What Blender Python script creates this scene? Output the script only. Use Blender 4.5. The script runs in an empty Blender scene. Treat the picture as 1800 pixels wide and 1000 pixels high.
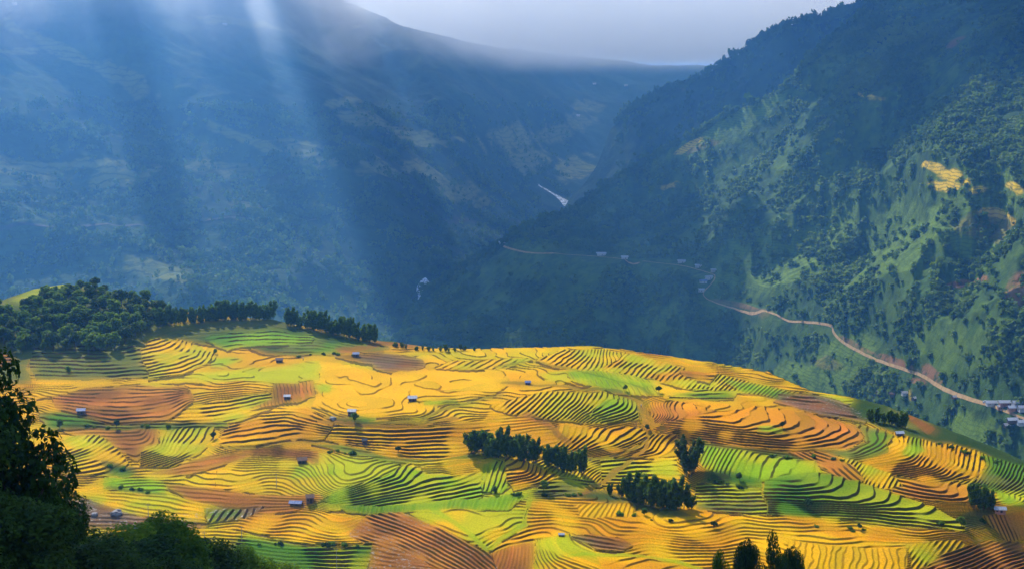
import bpy, math, random
import numpy as np
from mathutils import Vector, Matrix
from mathutils.bvhtree import BVHTree
R = math.radians
rng = np.random.default_rng(7)
random.seed(7)
C = bpy.context.scene.collection
scene = bpy.context.scene

# ------------------------------------------------------------------ camera
CZ = 180.0; F = 2473.0; TH = math.atan(410/F)
CT, ST = math.cos(TH), math.sin(TH)
cam = bpy.data.objects.new('camera', bpy.data.cameras.new('camera')); C.objects.link(cam)
cam.data.lens = 36*F/1800; cam.data.sensor_width = 36
cam.data.clip_start = 1; cam.data.clip_end = 40000
cam.location = (0, 0, CZ); cam.rotation_euler = (R(90)-TH, 0, 0)
scene.camera = cam
def ray(px, py):
    a = (np.asarray(px, float)-900)/F; b = (500-np.asarray(py, float))/F
    return a, CT+b*ST, -ST+b*CT
def at_z(px, py, z):
    dx, dy, dz = ray(px, py); t = (z-CZ)/dz
    return t*dx, t*dy, np.zeros_like(t)+z
def at_y(px, py, Y):
    dx, dy, dz = ray(px, py); t = Y/dy
    return t*dx, Y+0*t, CZ+t*dz

# ------------------------------------------------------------------ noise
def _h(ix, iy, s):
    v = (ix.astype(np.int64)*374761393 + iy.astype(np.int64)*668265263 + s*1442695041) & 0x7fffffff
    v = ((v ^ (v >> 13))*1274126177) & 0x7fffffff
    v = ((v ^ (v >> 15))*1103515245) & 0x7fffffff
    return (v ^ (v >> 12)) & 0xffff
def vnoise(x, y, s=0):
    ix = np.floor(x); iy = np.floor(y); fx = x-ix; fy = y-iy
    out = 0
    u = fx*fx*fx*(fx*(fx*6-15)+10); v = fy*fy*fy*(fy*(fy*6-15)+10)
    for ax in (0, 1):
        for ay in (0, 1):
            g = _h(ix+ax, iy+ay, s)/65536.0*2*np.pi
            d = np.cos(g)*(fx-ax)+np.sin(g)*(fy-ay)
            w = (u if ax else 1-u)*(v if ay else 1-v)
            out = out+w*d
    return out*1.5
def fbm(x, y, s=0, o=4, g=.5):
    r = 0; a = 1.0; f = 1.0
    for i in range(o):
        r = r+a*vnoise(x*f+i*17.3, y*f-i*9.1, s+i); a *= g; f *= 2.03
    return r
def ridged(x, y, s=0, o=4, g=.5):
    r = 0; a = 1.0; f = 1.0
    for i in range(o):
        r = r+a*(1-2.2*np.abs(vnoise(x*f+i*7.3, y*f+i*3.1, s+i))); a *= g; f *= 2.05
    return r
def sstep(a, b, x):
    t = np.clip((x-a)/(b-a), 0, 1); return t*t*(3-2*t)

def tps(pts, vals, lam=0.01):
    P = np.asarray(pts, float); n = len(P)
    r2 = ((P[:, None]-P[None])**2).sum(-1)
    K = np.where(r2 > 0, r2*np.log(r2+1e-12)*.5, 0)+lam*np.eye(n)
    Q = np.c_[np.ones(n), P]
    A = np.zeros((n+3, n+3)); A[:n, :n] = K; A[:n, n:] = Q; A[n:, :n] = Q.T
    w = np.linalg.solve(A, np.r_[vals, 0, 0, 0])
    def f(X):
        out = np.zeros(len(X))
        for i in range(0, len(X), 20000):
            x = X[i:i+20000]
            q2 = ((x[:, None]-P[None])**2).sum(-1)
            out[i:i+20000] = (np.where(q2 > 0, q2*np.log(q2+1e-12)*.5, 0) @ w[:n])+w[n]+x @ w[n+1:]
        return out
    return f
def bilin(gx, gy, G, x, y):
    u = np.clip((x-gx[0])/(gx[1]-gx[0]), 0, len(gx)-1.001); v = np.clip((y-gy[0])/(gy[1]-gy[0]), 0, len(gy)-1.001)
    i = u.astype(int); j = v.astype(int); a = u-i; b = v-j
    return (G[j, i]*(1-a)+G[j, i+1]*a)*(1-b)+(G[j+1, i]*(1-a)+G[j+1, i+1]*a)*b
def densify(pl, step=25.0):
    out = []
    for (a, b), (c, d) in zip(pl[:-1], pl[1:]):
        n = max(1, int(math.hypot(c-a, d-b)/step))
        for k in range(n): out.append((a+(c-a)*k/n, b+(d-b)*k/n))
    out.append(pl[-1]); return out
def smooth_line(pl, n=12):
    P = np.array(pl, float); P = np.vstack([2*P[0]-P[1], P, 2*P[-1]-P[-2]]); out = []
    for i in range(1, len(P)-2):
        for k in range(n):
            t = k/n
            out.append(.5*((2*P[i])+(-P[i-1]+P[i+1])*t+(2*P[i-1]-5*P[i]+4*P[i+1]-P[i+2])*t*t+(-P[i-1]+3*P[i]-3*P[i+1]+P[i+2])*t**3))
    out.append(P[-2]); return np.array(out)
def inpoly(x, y, poly):
    c = np.zeros(x.shape, bool); n = len(poly); j = n-1
    for i in range(n):
        xi, yi = poly[i]; xj, yj = poly[j]
        if yi != yj:
            c ^= ((yi > y) != (yj > y)) & (x < (xj-xi)*(y-yi)/(yj-yi)+xi)
        j = i
    return c
def distline(x, y, pl, ys=1.0):
    d = np.full(x.shape, 1e9)
    for (a, b), (c, e) in zip(pl[:-1], pl[1:]):
        vx, vy = c-a, (e-b)*ys; wx, wy = x-a, (y-b)*ys
        t = np.clip((wx*vx+wy*vy)/(vx*vx+vy*vy+1e-9), 0, 1)
        d = np.minimum(d, np.hypot(wx-t*vx, wy-t*vy))
    return d

# ------------------------------------------------------------------ objects
def tag(o, label=None, cat=None, group=None, kind=None):
    if label: o['label'] = label
    if cat: o['category'] = cat
    if group: o['group'] = group
    if kind: o['kind'] = kind
    return o
def mesh_np(name, V, Fc, mat=None, smooth=False, attrs=None, mats=None, midx=None):
    """Fc: (n,4) or (n,3) int array"""
    me = bpy.data.meshes.new(name); V = np.ascontiguousarray(V, np.float32); Fc = np.ascontiguousarray(Fc, np.int32)
    k = Fc.shape[1]
    me.vertices.add(len(V)); me.vertices.foreach_set('co', V.ravel())
    me.loops.add(Fc.size); me.loops.foreach_set('vertex_index', Fc.ravel())
    me.polygons.add(len(Fc)); me.polygons.foreach_set('loop_start', np.arange(0, Fc.size, k, dtype=np.int32))
    me.polygons.foreach_set('loop_total', np.full(len(Fc), k, np.int32))
    me.update(calc_edges=True)
    if smooth: me.polygons.foreach_set('use_smooth', np.ones(len(Fc), bool))
    for nm, (ty, arr) in (attrs or {}).items():
        at = me.attributes.new(nm, ty, 'POINT')
        at.data.foreach_set('color' if ty == 'FLOAT_COLOR' else 'value', np.ascontiguousarray(arr, np.float32).ravel())
    for m in (mats or ([mat] if mat else [])): me.materials.append(m)
    if midx is not None: me.polygons.foreach_set('material_index', np.asarray(midx, np.int32))
    return me
def link(name, me, parent=None):
    o = bpy.data.objects.new(name, me); C.objects.link(o)
    if parent: o.parent = parent
    return o
def empty(name, loc, rz=0):
    o = bpy.data.objects.new(name, None); C.objects.link(o); o.location = loc; o.rotation_euler = (0, 0, rz); o.empty_display_size = .5
    return o
def grid_faces(nr, nc):
    i = np.arange(nr*nc).reshape(nr, nc)
    return np.stack([i[:-1, :-1], i[:-1, 1:], i[1:, 1:], i[1:, :-1]], -1).reshape(-1, 4)
class MB:
    def __init__(s): s.v = []; s.f = []
    def box(s, c, d, rot=None):
        b = len(s.v)
        for z in (-.5, .5):
            for x, y in ((-.5, -.5), (.5, -.5), (.5, .5), (-.5, .5)):
                p = Vector((x*d[0], y*d[1], z*d[2]))
                if rot: p = rot @ p
                s.v.append(tuple(p+Vector(c)))
        for q in ((0, 3, 2, 1), (4, 5, 6, 7), (0, 1, 5, 4), (1, 2, 6, 5), (2, 3, 7, 6), (3, 0, 4, 7)): s.f.append([b+i for i in q])
        return s
    def tube(s, pts, rad, n=6):
        b = len(s.v); P = [Vector(p) for p in pts]
        for i, p in enumerate(P):
            d = (P[min(i+1, len(P)-1)]-P[max(i-1, 0)]).normalized()
            a = d.orthogonal().normalized(); c = d.cross(a)
            r = rad[i] if hasattr(rad, '__len__') else rad
            for k in range(n):
                t = 2*math.pi*k/n; s.v.append(tuple(p+r*(a*math.cos(t)+c*math.sin(t))))
        for i in range(len(P)-1):
            for k in range(n):
                s.f.append([b+i*n+k, b+i*n+(k+1) % n, b+(i+1)*n+(k+1) % n, b+(i+1)*n+k])
        s.f.append([b+k for k in range(n)][::-1]); e = b+(len(P)-1)*n; s.f.append([e+k for k in range(n)])
        return s
    def prism(s, prof, x0, x1):
        """profile in (y,z) extruded along x"""
        b = len(s.v); n = len(prof)
        for x in (x0, x1):
            for y, z in prof: s.v.append((x, y, z))
        s.f.append([b+i for i in range(n)][::-1]); s.f.append([b+n+i for i in range(n)])
        for i in range(n): s.f.append([b+i, b+(i+1) % n, b+n+(i+1) % n, b+n+i])
        return s
    def mesh(s, name, mat):
        me = bpy.data.meshes.new(name); me.from_pydata(s.v, [], s.f); me.materials.append(mat); me.update(); return me

# ------------------------------------------------------------------ materials
class NT:
    def __init__(s, name):
        s.m = bpy.data.materials.new(name); s.m.use_nodes = True; s.n = s.m.node_tree.nodes; s.l = s.m.node_tree.links; s.n.clear()
        s.out = s.n.new('ShaderNodeOutputMaterial')
    def new(s, ty, ins=None, **kw):
        n = s.n.new(ty)
        for k, v in kw.items(): setattr(n, k, v)
        for k, v in (ins or {}).items(): s.set(n, k, v)
        return n
    def set(s, n, k, v):
        if isinstance(v, bpy.types.NodeSocket): s.l.new(v, n.inputs[k])
        elif isinstance(v, bpy.types.Node): s.l.new(v.outputs[0], n.inputs[k])
        else: n.inputs[k].default_value = v
    def math(s, op, a, b=0.0, c=0.0, clamp=False):
        n = s.new('ShaderNodeMath', operation=op, use_clamp=clamp); s.set(n, 0, a); s.set(n, 1, b)
        if op in ('MULTIPLY_ADD', 'WRAP'): s.set(n, 2, c)
        return n.outputs[0]
    def ramp(s, x, lo, hi, a=0.0, b=1.0):
        n = s.new('ShaderNodeMapRange', {0: x, 1: lo, 2: hi, 3: a, 4: b}, interpolation_type='SMOOTHSTEP'); return n.outputs[0]
    def mix(s, fac, a, b, mode='MIX'):
        n = s.new('ShaderNodeMix', data_type='RGBA', blend_type=mode)
        s.set(n, 0, fac); s.set(n, 6, col(a)); s.set(n, 7, col(b)); return n.outputs[2]
    def noise(s, scale, detail=4, rough=.55, vec=None, stretch=None):
        if vec is None: vec = s.new('ShaderNodeTexCoord').outputs['Object']
        if stretch: vec = s.new('ShaderNodeMapping', {0: vec, 3: stretch}).outputs[0]
        return s.new('ShaderNodeTexNoise', {'Vector': vec, 'Scale': scale, 'Detail': detail, 'Roughness': rough}).outputs[0]
    def attr(s, nm, o='Fac'): return s.new('ShaderNodeAttribute', attribute_name=nm).outputs[o]
    def surf(s, sh): s.l.new(sh.outputs[0], s.out.inputs['Surface']); return s.m
def col(c):
    return (*c, 1.0) if isinstance(c, tuple) and len(c) == 3 else c
def simple(name, c, c2=None, scale=1.0, rough=.8, metal=0, bump=0):
    t = NT(name); nz = t.noise(scale, 5)
    base = t.mix(t.ramp(nz, .35, .65), c, c2 or tuple(x*.65 for x in c))
    b = t.new('ShaderNodeBsdfPrincipled', {'Base Color': base, 'Roughness': rough, 'Metallic': metal})
    if bump:
        bp = t.new('ShaderNodeBump', {'Strength': bump, 'Distance': .1, 'Height': nz}); t.set(b, 'Normal', bp.outputs[0])
    return t.surf(b)
def leafmat(name, c, c2, trans=.35, scale=.6, tc=None):
    t = NT(name); nz = t.noise(scale, 3); rnd = t.new('ShaderNodeObjectInfo').outputs['Random']
    base = t.mix(t.ramp(nz, .3, .7), c, c2)
    base = t.mix(1.0, base, t.mix(rnd, (.72, .8, .75), (1.25, 1.12, 1.0)), 'MULTIPLY')
    d = t.new('ShaderNodeBsdfPrincipled', {'Base Color': base, 'Roughness': .7, 'Specular IOR Level': .08})
    tr = t.new('ShaderNodeBsdfTranslucent', {'Color': t.mix(1.0, base, tc or (1.5, 1.6, .6), 'MULTIPLY')})
    mx = t.new('ShaderNodeMixShader', {0: trans, 1: d.outputs[0], 2: tr.outputs[0]})
    return t.surf(mx)

M = {}
M['leaf'] = leafmat('leaf_green', (.07, .14, .015), (.16, .23, .02), .45)
M['leaf_dark'] = leafmat('leaf_dark', (.022, .05, .010), (.055, .10, .012), .3)
M['bamboo'] = leafmat('bamboo_leaf', (.05, .10, .012), (.12, .20, .02), .5)
M['forest'] = leafmat('forest_leaf', (.04, .09, .012), (.12, .19, .02), .3, .01)
M['bark'] = simple('bark', (.09, .07, .05), (.04, .03, .022), 3)
M['culm'] = simple('bamboo_culm', (.12, .15, .04), (.07, .08, .03), 2)
M['wood'] = simple('weathered_wood', (.16, .10, .06), (.08, .05, .03), 2)
M['thatch'] = simple('thatch', (.22, .12, .07), (.12, .06, .04), 3, .9, 0, .5)
M['tin'] = simple('pale_tin', (.5, .5, .5), (.36, .36, .37), 1.5, .45, .1)
M['grey_tin'] = simple('grey_tin', (.42, .42, .43), (.28, .27, .27), 1.5, .5, .1)
M['blue_tin'] = simple('blue_tin', (.07, .12, .30), (.18, .22, .32), 1, .45)
M['plaster'] = simple('plaster', (.6, .55, .47), (.45, .4, .33), .8)
M['brick_wall'] = simple('brick_wall', (.42, .2, .12), (.3, .15, .1), 1)
M['dark'] = simple('dark_opening', (.02, .02, .022), (.03, .03, .03), 1)
M['concrete'] = simple('pole_concrete', (.3, .28, .25), (.22, .2, .18), 1)
M['rock'] = simple('rock', (.28, .25, .22), (.16, .14, .12), .8, .8, 0, .6)
M['cargo'] = simple('white_paint', (.75, .75, .75), (.65, .65, .66), 1, .4)
M['skin'] = simple('skin', (.35, .2, .13), (.3, .17, .11), 3)
M['cloth'] = simple('white_cloth', (.7, .7, .68), (.55, .55, .55), 4)
M['indigo'] = simple('indigo_cloth', (.02, .025, .06), (.03, .03, .05), 4)

# ================================================================== TERRACED HILL
STEP = .75
CUR = []
def c(E, *pts): CUR.append((E, pts))
# lower right field
c(-4, (1350, 912), (1450, 920), (1560, 930), (1650, 938), (1700, 936)); c(-5.4, (1300, 945), (1450, 955), (1600, 962))
c(-8, (1250, 1000), (1450, 1010), (1560, 1000), (1640, 975)); c(-11, (1560, 1040), (1680, 1000), (1740, 975))
c(-5.5, (1735, 925), (1800, 905)); c(-9, (1745, 950), (1800, 930)); c(-13, (1780, 1000)); c(-15, (2050, 960)); c(-17, (2050, 1130), (1300, 1130), (900, 1130)); c(-15, (2050, 1060), (1700, 1060)); c(-11, (1500, 1060), (1000, 1060))
c(-2.5, (960, 876), (1040, 876), (1080, 885)); c(-3.5, (1150, 905), (1240, 892), (1320, 900)); c(-4.5, (1000, 905), (1100, 925), (1200, 935))
c(-5.2, (1150, 898)); c(-5.5, (980, 945), (1020, 940), (1060, 955)); c(-7, (950, 965), (990, 985), (1060, 1000)); c(-9, (930, 1000), (1000, 1030))
c(-6.5, (1150, 965), (1250, 975))
# R5 dark green tongue
c(6, (1240, 788), (1300, 800), (1360, 810), (1400, 815)); c(4, (1350, 838), (1420, 842), (1480, 838))
c(2, (1350, 855), (1450, 862), (1530, 862), (1560, 858)); c(0, (1350, 871), (1450, 880), (1550, 885), (1612, 882))
c(-2, (1350, 888), (1480, 897), (1600, 904), (1662, 902)); c(-3.8, (1350, 903), (1500, 912), (1600, 922), (1690, 926))
c(-2.6, (1700, 905))
# T2 orange
c(2, (1620, 872), (1690, 881), (1713, 876), (1718, 865)); c(3.2, (1560, 850), (1640, 860), (1690, 864), (1680, 852)); c(4.4, (1510, 838), (1580, 842), (1630, 848), (1600, 834))
c(5.4, (1420, 806), (1480, 815), (1530, 828)); c(6.2, (1340, 802), (1450, 803))
# T3
c(5, (1490, 815), (1560, 829), (1650, 847), (1690, 843), (1712, 820), (1722, 798)); c(7, (1500, 803), (1570, 815), (1640, 828), (1670, 815), (1685, 790), (1692, 780))
c(9, (1510, 795), (1580, 802), (1620, 804), (1640, 790), (1650, 773)); c(11, (1530, 785), (1575, 789), (1595, 775), (1603, 762))
c(3, (1700, 852), (1750, 838), (1768, 820), (1765, 806)); c(1, (1745, 872), (1800, 850)); c(-1, (1850, 870)); c(0, (1730, 885), (1800, 890))
# T4
c(7, (1180, 764), (1240, 773), (1300, 783), (1400, 792), (1480, 788), (1520, 772), (1512, 752), (1470, 735))
c(9, (1180, 752), (1280, 767), (1380, 779), (1460, 776), (1495, 765), (1480, 748), (1430, 733))
c(11, (1185, 738), (1220, 744), (1300, 754), (1400, 766), (1440, 758), (1410, 738)); c(12.3, (1190, 722), (1250, 728), (1320, 738), (1362, 740), (1350, 724))
c(13, (1120, 694), (1200, 700), (1280, 708), (1340, 712), (1400, 720))
c(12.3, (1430, 722), (1480, 728)); c(13, (1400, 698), (1460, 706)); c(11.5, (1520, 745), (1500, 722))
# crest
c(17, (990, 612), (1060, 613)); c(16.5, (1110, 622)); c(16, (1200, 634), (1300, 650)); c(14.5, (1400, 678)); c(13.5, (1420, 690))
c(12.5, (1500, 704)); c(11.5, (1560, 722)); c(10.5, (1620, 745)); c(6.5, (1680, 768)); c(3, (1750, 798)); c(1, (1800, 820)); c(-9, (2050, 905))
c(15.4, (960, 636), (1010, 628), (1050, 622)); c(14.6, (975, 645), (1040, 641), (1110, 636), (1180, 644)); c(13.5, (1120, 653), (1220, 664), (1330, 680)); c(12.2, (1100, 668), (1200, 686), (1300, 697))
c(14, (880, 615), (850, 625)); c(15.2, (940, 612)); c(13.6, (900, 640), (980, 652)); c(13, (880, 660), (960, 664)); c(12.8, (900, 680), (1000, 676), (1080, 684))
# knoll A
c(.8, (1000, 808), (1060, 802), (1110, 790), (1143, 762)); c(2.2, (985, 800), (1050, 792), (1095, 781), (1130, 757)); c(4, (975, 785), (1030, 783), (1075, 768), (1110, 750), (1124, 735))
c(6, (965, 772), (1010, 765), (1060, 750), (1100, 738), (1120, 722)); c(8, (955, 755), (1010, 745), (1060, 729), (1100, 717), (1112, 702))
c(10, (960, 735), (1000, 722), (1040, 711), (1072, 697)); c(11.6, (880, 725), (930, 712), (980, 701), (1010, 690))
c(12.6, (850, 696), (900, 690), (1000, 686), (1060, 688)); c(7, (935, 760), (900, 772)); c(9, (870, 745), (920, 738))
c(9.8, (1150, 722)); c(5.5, (1158, 752)); c(7.6, (1152, 738))
c(.3, (1060, 812), (1120, 800), (1155, 775)); c(-.8, (1190, 795), (1200, 780)); c(-1.5, (1060, 826), (1120, 822), (1190, 815)); c(-3.2, (1060, 842), (1120, 840), (1190, 835)); c(-5, (1060, 858), (1130, 858), (1200, 862))
c(3.5, (1240, 805), (1330, 820)); c(1, (1235, 825), (1330, 840)); c(-1.5, (1235, 845), (1330, 858)); c(-4, (1235, 868), (1330, 880)); c(-5.3, (1235, 885))
# wall and central strip
c(12.9, (580, 725), (640, 733), (740, 731), (770, 714), (860, 697)); c(10.9, (570, 741), (640, 745), (745, 745), (785, 728), (870, 708))
c(10, (600, 751), (700, 751), (830, 748)); c(8, (600, 761), (700, 763), (860, 757)); c(6.2, (620, 771), (700, 776), (830, 772)); c(4.8, (665, 792), (740, 795), (800, 788), (860, 778))
c(3.3, (700, 804), (800, 803), (860, 797)); c(4.4, (390, 784), (450, 782), (520, 775), (570, 776), (610, 785)); c(6.2, (388, 767), (440, 758), (500, 758), (560, 765)); c(8.4, (395, 749), (440, 739), (500, 742), (570, 757))
c(10.6, (415, 732), (460, 722), (520, 727), (575, 744)); c(13, (600, 700), (700, 690), (800, 680)); c(13.6, (600, 660), (750, 655)); c(13.8, (650, 632), (780, 628)); c(13.8, (720, 612), (800, 616))
c(12.6, (480, 690), (560, 705)); c(13.2, (400, 660), (520, 655)); c(13, (420, 632), (560, 630))
# left
c(12.3, (60, 675), (200, 668), (340, 672)); c(11.4, (110, 692), (230, 688), (345, 694)); c(10, (100, 706), (200, 708), (340, 708)); c(8.6, (95, 720), (200, 725), (300, 728), (400, 712), (480, 700))
c(7, (90, 735), (200, 741), (320, 741), (420, 722)); c(5.2, (95, 750), (250, 752), (380, 745)); c(12.4, (380, 685), (440, 682))
c(4.2, (115, 790), (150, 783), (165, 770)); c(2.4, (120, 815), (165, 803), (190, 790)); c(.6, (130, 833), (200, 828), (222, 812)); c(0, (235, 815))
c(4, (230, 775)); c(3.6, (255, 788), (290, 775), (302, 757)); c(2.2, (260, 803), (320, 782), (340, 757)); c(1, (260, 816), (350, 790), (372, 762)); c(2, (400, 795)); c(4, (0, 770))
c(-.5, (300, 832), (400, 825)); c(1.8, (500, 795), (560, 800)); c(0, (470, 830), (540, 832)); c(-1.5, (200, 850), (300, 855), (430, 862)); c(-3, (200, 875), (330, 880)); c(-3, (470, 875), (540, 884))
c(-5, (130, 900), (250, 905), (370, 905)); c(-7, (130, 930), (250, 935), (340, 930), (410, 922)); c(-10, (150, 960), (300, 960)); c(-14, (0, 1000), (200, 1000), (400, 1005)); c(-19, (-250, 1130), (400, 1130)); c(0, (-250, 850)); c(-12, (-250, 1000))
c(-5, (450, 905), (530, 895), (600, 908)); c(-6, (430, 925), (520, 925), (620, 935)); c(-7.4, (430, 942), (520, 950), (600, 955), (650, 955)); c(-10, (420, 962), (520, 972), (620, 975)); c(-13.5, (450, 995), (560, 1000), (640, 1005))
# lime knoll
c(-3.8, (570, 893), (660, 898), (760, 893), (850, 885)); c(-2.6, (580, 886), (660, 876), (760, 866), (850, 864), (885, 852)); c(-1.2, (592, 880), (660, 863), (740, 852), (830, 848), (865, 832))
c(.2, (600, 873), (680, 850), (760, 838), (810, 832), (850, 818)); c(1.6, (640, 856), (700, 834), (728, 815)); c(2.7, (600, 838), (650, 818), (700, 808)); c(2.8, (800, 812), (880, 806))
c(4, (900, 797)); c(2.4, (895, 830), (935, 822), (952, 812)); c(.8, (905, 845), (955, 840), (985, 830)); c(-.8, (930, 855), (1000, 850), (1030, 842)); c(-2.4, (940, 870), (1000, 864), (1058, 864)); c(-2.5, (885, 872))
# bottom centre
c(-4.8, (700, 903), (760, 912), (820, 905)); c(-5.8, (690, 915), (760, 935), (830, 960)); c(-7.2, (655, 912), (740, 952), (830, 995)); c(-8.8, (645, 960), (720, 985), (790, 1010)); c(-4.2, (870, 900), (910, 890)); c(-5.5, (930, 915), (880, 930)); c(-7, (870, 965), (925, 945)); c(-9, (880, 1000)); c(-12, (800, 1060))
# left hill
c(13.2, (180, 660), (260, 665), (320, 657), (372, 634), (365, 618)); c(15, (150, 647), (250, 650), (300, 643), (345, 624), (335, 608)); c(17, (150, 632), (240, 634), (290, 620), (305, 602)); c(19, (120, 615), (220, 615), (275, 600), (280, 590))
c(38, (110, 503), (160, 505)); c(36, (60, 509)); c(33, (0, 530)); c(30, (-250, 560)); c(31, (200, 545), (100, 540)); c(25, (200, 570), (280, 565)); c(24, (50, 590)); c(14, (0, 655), (60, 655)); c(19, (0, 620)); c(27, (280, 545))
c(21, (400, 558), (330, 570)); c(15.5, (400, 597), (460, 598)); c(13.6, (430, 618), (500, 618)); c(18, (480, 566)); c(15.6, (560, 588)); c(16.3, (450, 586)); c(13.8, (640, 618), (560, 615)); c(14.6, (650, 600)); c(14, (690, 606), (760, 612)); c(15, (-250, 700))
SIL = [(-260, 565), (-100, 545), (0, 529), (60, 508), (110, 500), (160, 503), (260, 528), (300, 545), (400, 555), (480, 562), (520, 570), (600, 586), (660, 599), (700, 602), (760, 611), (840, 613), (900, 611), (1040, 609), (1100, 615), (1200, 630), (1350, 655), (1420, 685), (1500, 700), (1560, 715), (1620, 738), (1680, 763), (1750, 793), (1800, 814), (2060, 900)]
P, Vv = [], []
for E, pl in CUR:
    for q in (densify(list(pl), 22) if len(pl) > 1 else pl): P.append((q[0]/100, q[1]/50)); Vv.append(E)
fE = tps(P, np.array(Vv), .4)
egx = np.arange(-280, 2100, 8.); egy = np.arange(480, 1160, 4.)
GX, GY = np.meshgrid(egx, egy)
EG = fE(np.c_[GX.ravel()/100, GY.ravel()/50]).reshape(GX.shape)

pxs = np.arange(-260, 2060, 1.2); NR = 720
silx = np.interp(pxs, [a for a, b in SIL], [b for a, b in SIL])
v = np.linspace(0, 1, NR)[:, None]
PX = np.repeat(pxs[None], NR, 0); PY = 1120+(silx[None]-1120)*v
E = bilin(egx, egy, EG, PX, PY)
x0, y0, _ = at_z(PX, PY, E)
calm = 1
E = E+.95*fbm(x0/55, y0/65, 3, 3)
dx, dy, dz = ray(PX, PY)
Y = (E-CZ)/dz*dy
for r in range(1, NR):                      # keep distance growing along every column
    Y[r] = np.maximum(Y[r], Y[r-1]+.06)
E = CZ+Y/dy*dz; X = Y/dy*dx
# colours -------------------------------------------------------------
GOLD = (.72, .365, .001); ORA = (.62, .25, .002); YG = (.44, .40, .006); LIME = (.25, .37, .006); GRN = (.09, .19, .008); DK = (.035, .065, .012); BRN = (.24, .088, .014); BOR = (.48, .17, .018); MUD = (.17, .10, .05); OLV = (.14, .14, .02)
wx = PX+9*fbm(X/30, Y/40, 21, 4, .55); wy = PY+4.5*fbm(X/30+50, Y/40, 22, 4, .55)
n1 = fbm(X/60, Y/60, 31, 3); n2 = fbm(X/28, Y/28, 41, 2)
def lerp(a, b, t): return a+(b-a)*t[..., None]
COL = lerp(np.array(GOLD)+np.zeros(PX.shape+(3,)), np.array(ORA), sstep(-.2, .55, n1)*.6)
COL = lerp(COL, np.array(YG), sstep(.05, .6, -n1+.5*n2)*.55)
TER = np.ones(PX.shape); WET = np.zeros(PX.shape)
def poly(colr, pts, ter=None, wet=None, mixa=1.0):
    m = inpoly(wx, wy, pts)
    COL[m] = COL[m]*(1-mixa)+np.array(colr)*mixa
    if ter is not None: TER[m] = ter
    if wet is not None: WET[m] = wet
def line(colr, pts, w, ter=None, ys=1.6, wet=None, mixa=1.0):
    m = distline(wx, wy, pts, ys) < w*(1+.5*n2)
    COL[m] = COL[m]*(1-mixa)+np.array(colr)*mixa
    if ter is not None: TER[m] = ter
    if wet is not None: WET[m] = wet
# ---- fields: each one with its own terrace lines (phase guides) and crop
PHI = E/STEP*2.1+.3*fbm(X/20, Y/26, 72, 3); TER[:] = .8; FID = np.zeros(PX.shape)
EDGE = np.zeros(PX.shape)
yy = PY*2.0
def field(c1, c2, pts, guides=None, ter=1.0, wet=None, fine=None, edge=.8, jit=.16, cv=None):
    global PHI
    b_ = [p_[0] for p_ in pts]; q_ = [p_[1] for p_ in pts]
    c0_, c1_ = np.searchsorted(pxs, [min(b_)-12, max(b_)+12]); rows_ = np.where((PY.min(1) < max(q_)+8) & (PY.max(1) > min(q_)-8))[0]
    if len(rows_) == 0: return
    sl = (slice(rows_[0], rows_[-1]+1), slice(c0_, c1_))
    sx, sy = wx[sl], wy[sl]
    m = inpoly(sx, sy, pts)
    if not m.any(): return
    FID[sl][m] = FID.max()+1
    if cv is None: g_ = sstep(-.45, .45, n2[sl]+.5*vnoise(X[sl]/9, Y[sl]/12, 63))
    else: g_ = np.clip((sx-cv[0])/(cv[1]-cv[0])+.35*n2[sl], 0, 1)
    cc = lerp(np.array(c1)+np.zeros(sx.shape+(3,)), np.array(c2), g_)
    COL[sl][m] = cc[m]; TER[sl][m] = ter if guides else .7
    if wet is not None: WET[sl][m] = wet
    if guides:
        P_, V_ = [], []
        for ph, *gl in guides:
            for p_ in (densify(gl, 12) if len(gl) > 1 else gl): P_.append((p_[0]/50, p_[1]/25)); V_.append(ph)
        fp = tps(P_, np.array(V_, float), .002)
        A0 = np.c_[PX[sl][m], PY[sl][m]][::37]; f0 = fp(A0/[50, 25]); gq = np.hypot(fp((A0+[0, 1])/[50, 25])-f0, fp((A0+[1, 0])/[50, 25])-f0)
        k_ = min(1.6, 1/(6.6*np.percentile(gq, 55)+1e-6)); k_ = max(k_, .55)
        PHI[sl][m] = k_*fp(np.c_[PX[sl][m]/50, PY[sl][m]/25])+jit*1.5*fbm(X[sl][m]/14, Y[sl][m]/18, 71, 3)+17*FID[sl][m]
    EDGE[sl][m] = 0
    if edge:
        k_ = 5+(3*(n2[sl]+.3)).astype(int).clip(-2, 4)
        mb = np.zeros_like(m)
        for q_ in range(1, 9): mb[:-q_] |= m[q_:] & (k_[:-q_] >= q_)
        mb &= ~m; mb &= vnoise(X[sl]/16, Y[sl]/16, 87) > -.1
        EDGE[sl][mb] = edge
DGOLD = (.60, .31, .004)
# tints of the open fields
field(GOLD, YG, [(380, 795), (560, 795), (700, 805), (900, 798), (1060, 850), (930, 880), (560, 900), (470, 870), (380, 850)], cv=(350, 640))
field(GOLD, YG, [(120, 860), (300, 870), (520, 890), (640, 1000), (640, 1140), (-260, 1140), (-260, 870)], edge=0)
field(GOLD, YG, [(60, 662), (190, 668), (330, 655), (560, 635), (560, 665), (480, 672), (340, 672), (150, 680), (95, 695), (50, 700)], cv=(200, 420))
field(ORA, GOLD, [(940, 882), (1000, 876), (1060, 880), (1200, 912), (1400, 912), (1800, 950), (1830, 1140), (930, 1140), (935, 940)], edge=0)
field(GOLD, YG, [(1350, 912), (1560, 920), (1740, 950), (1700, 975), (1500, 950), (1340, 935)], edge=0)
field(ORA, GOLD, [(1200, 896), (1350, 910), (1560, 925), (1700, 938), (1800, 960), (1600, 955), (1400, 940), (1250, 930)], edge=0)
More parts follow.
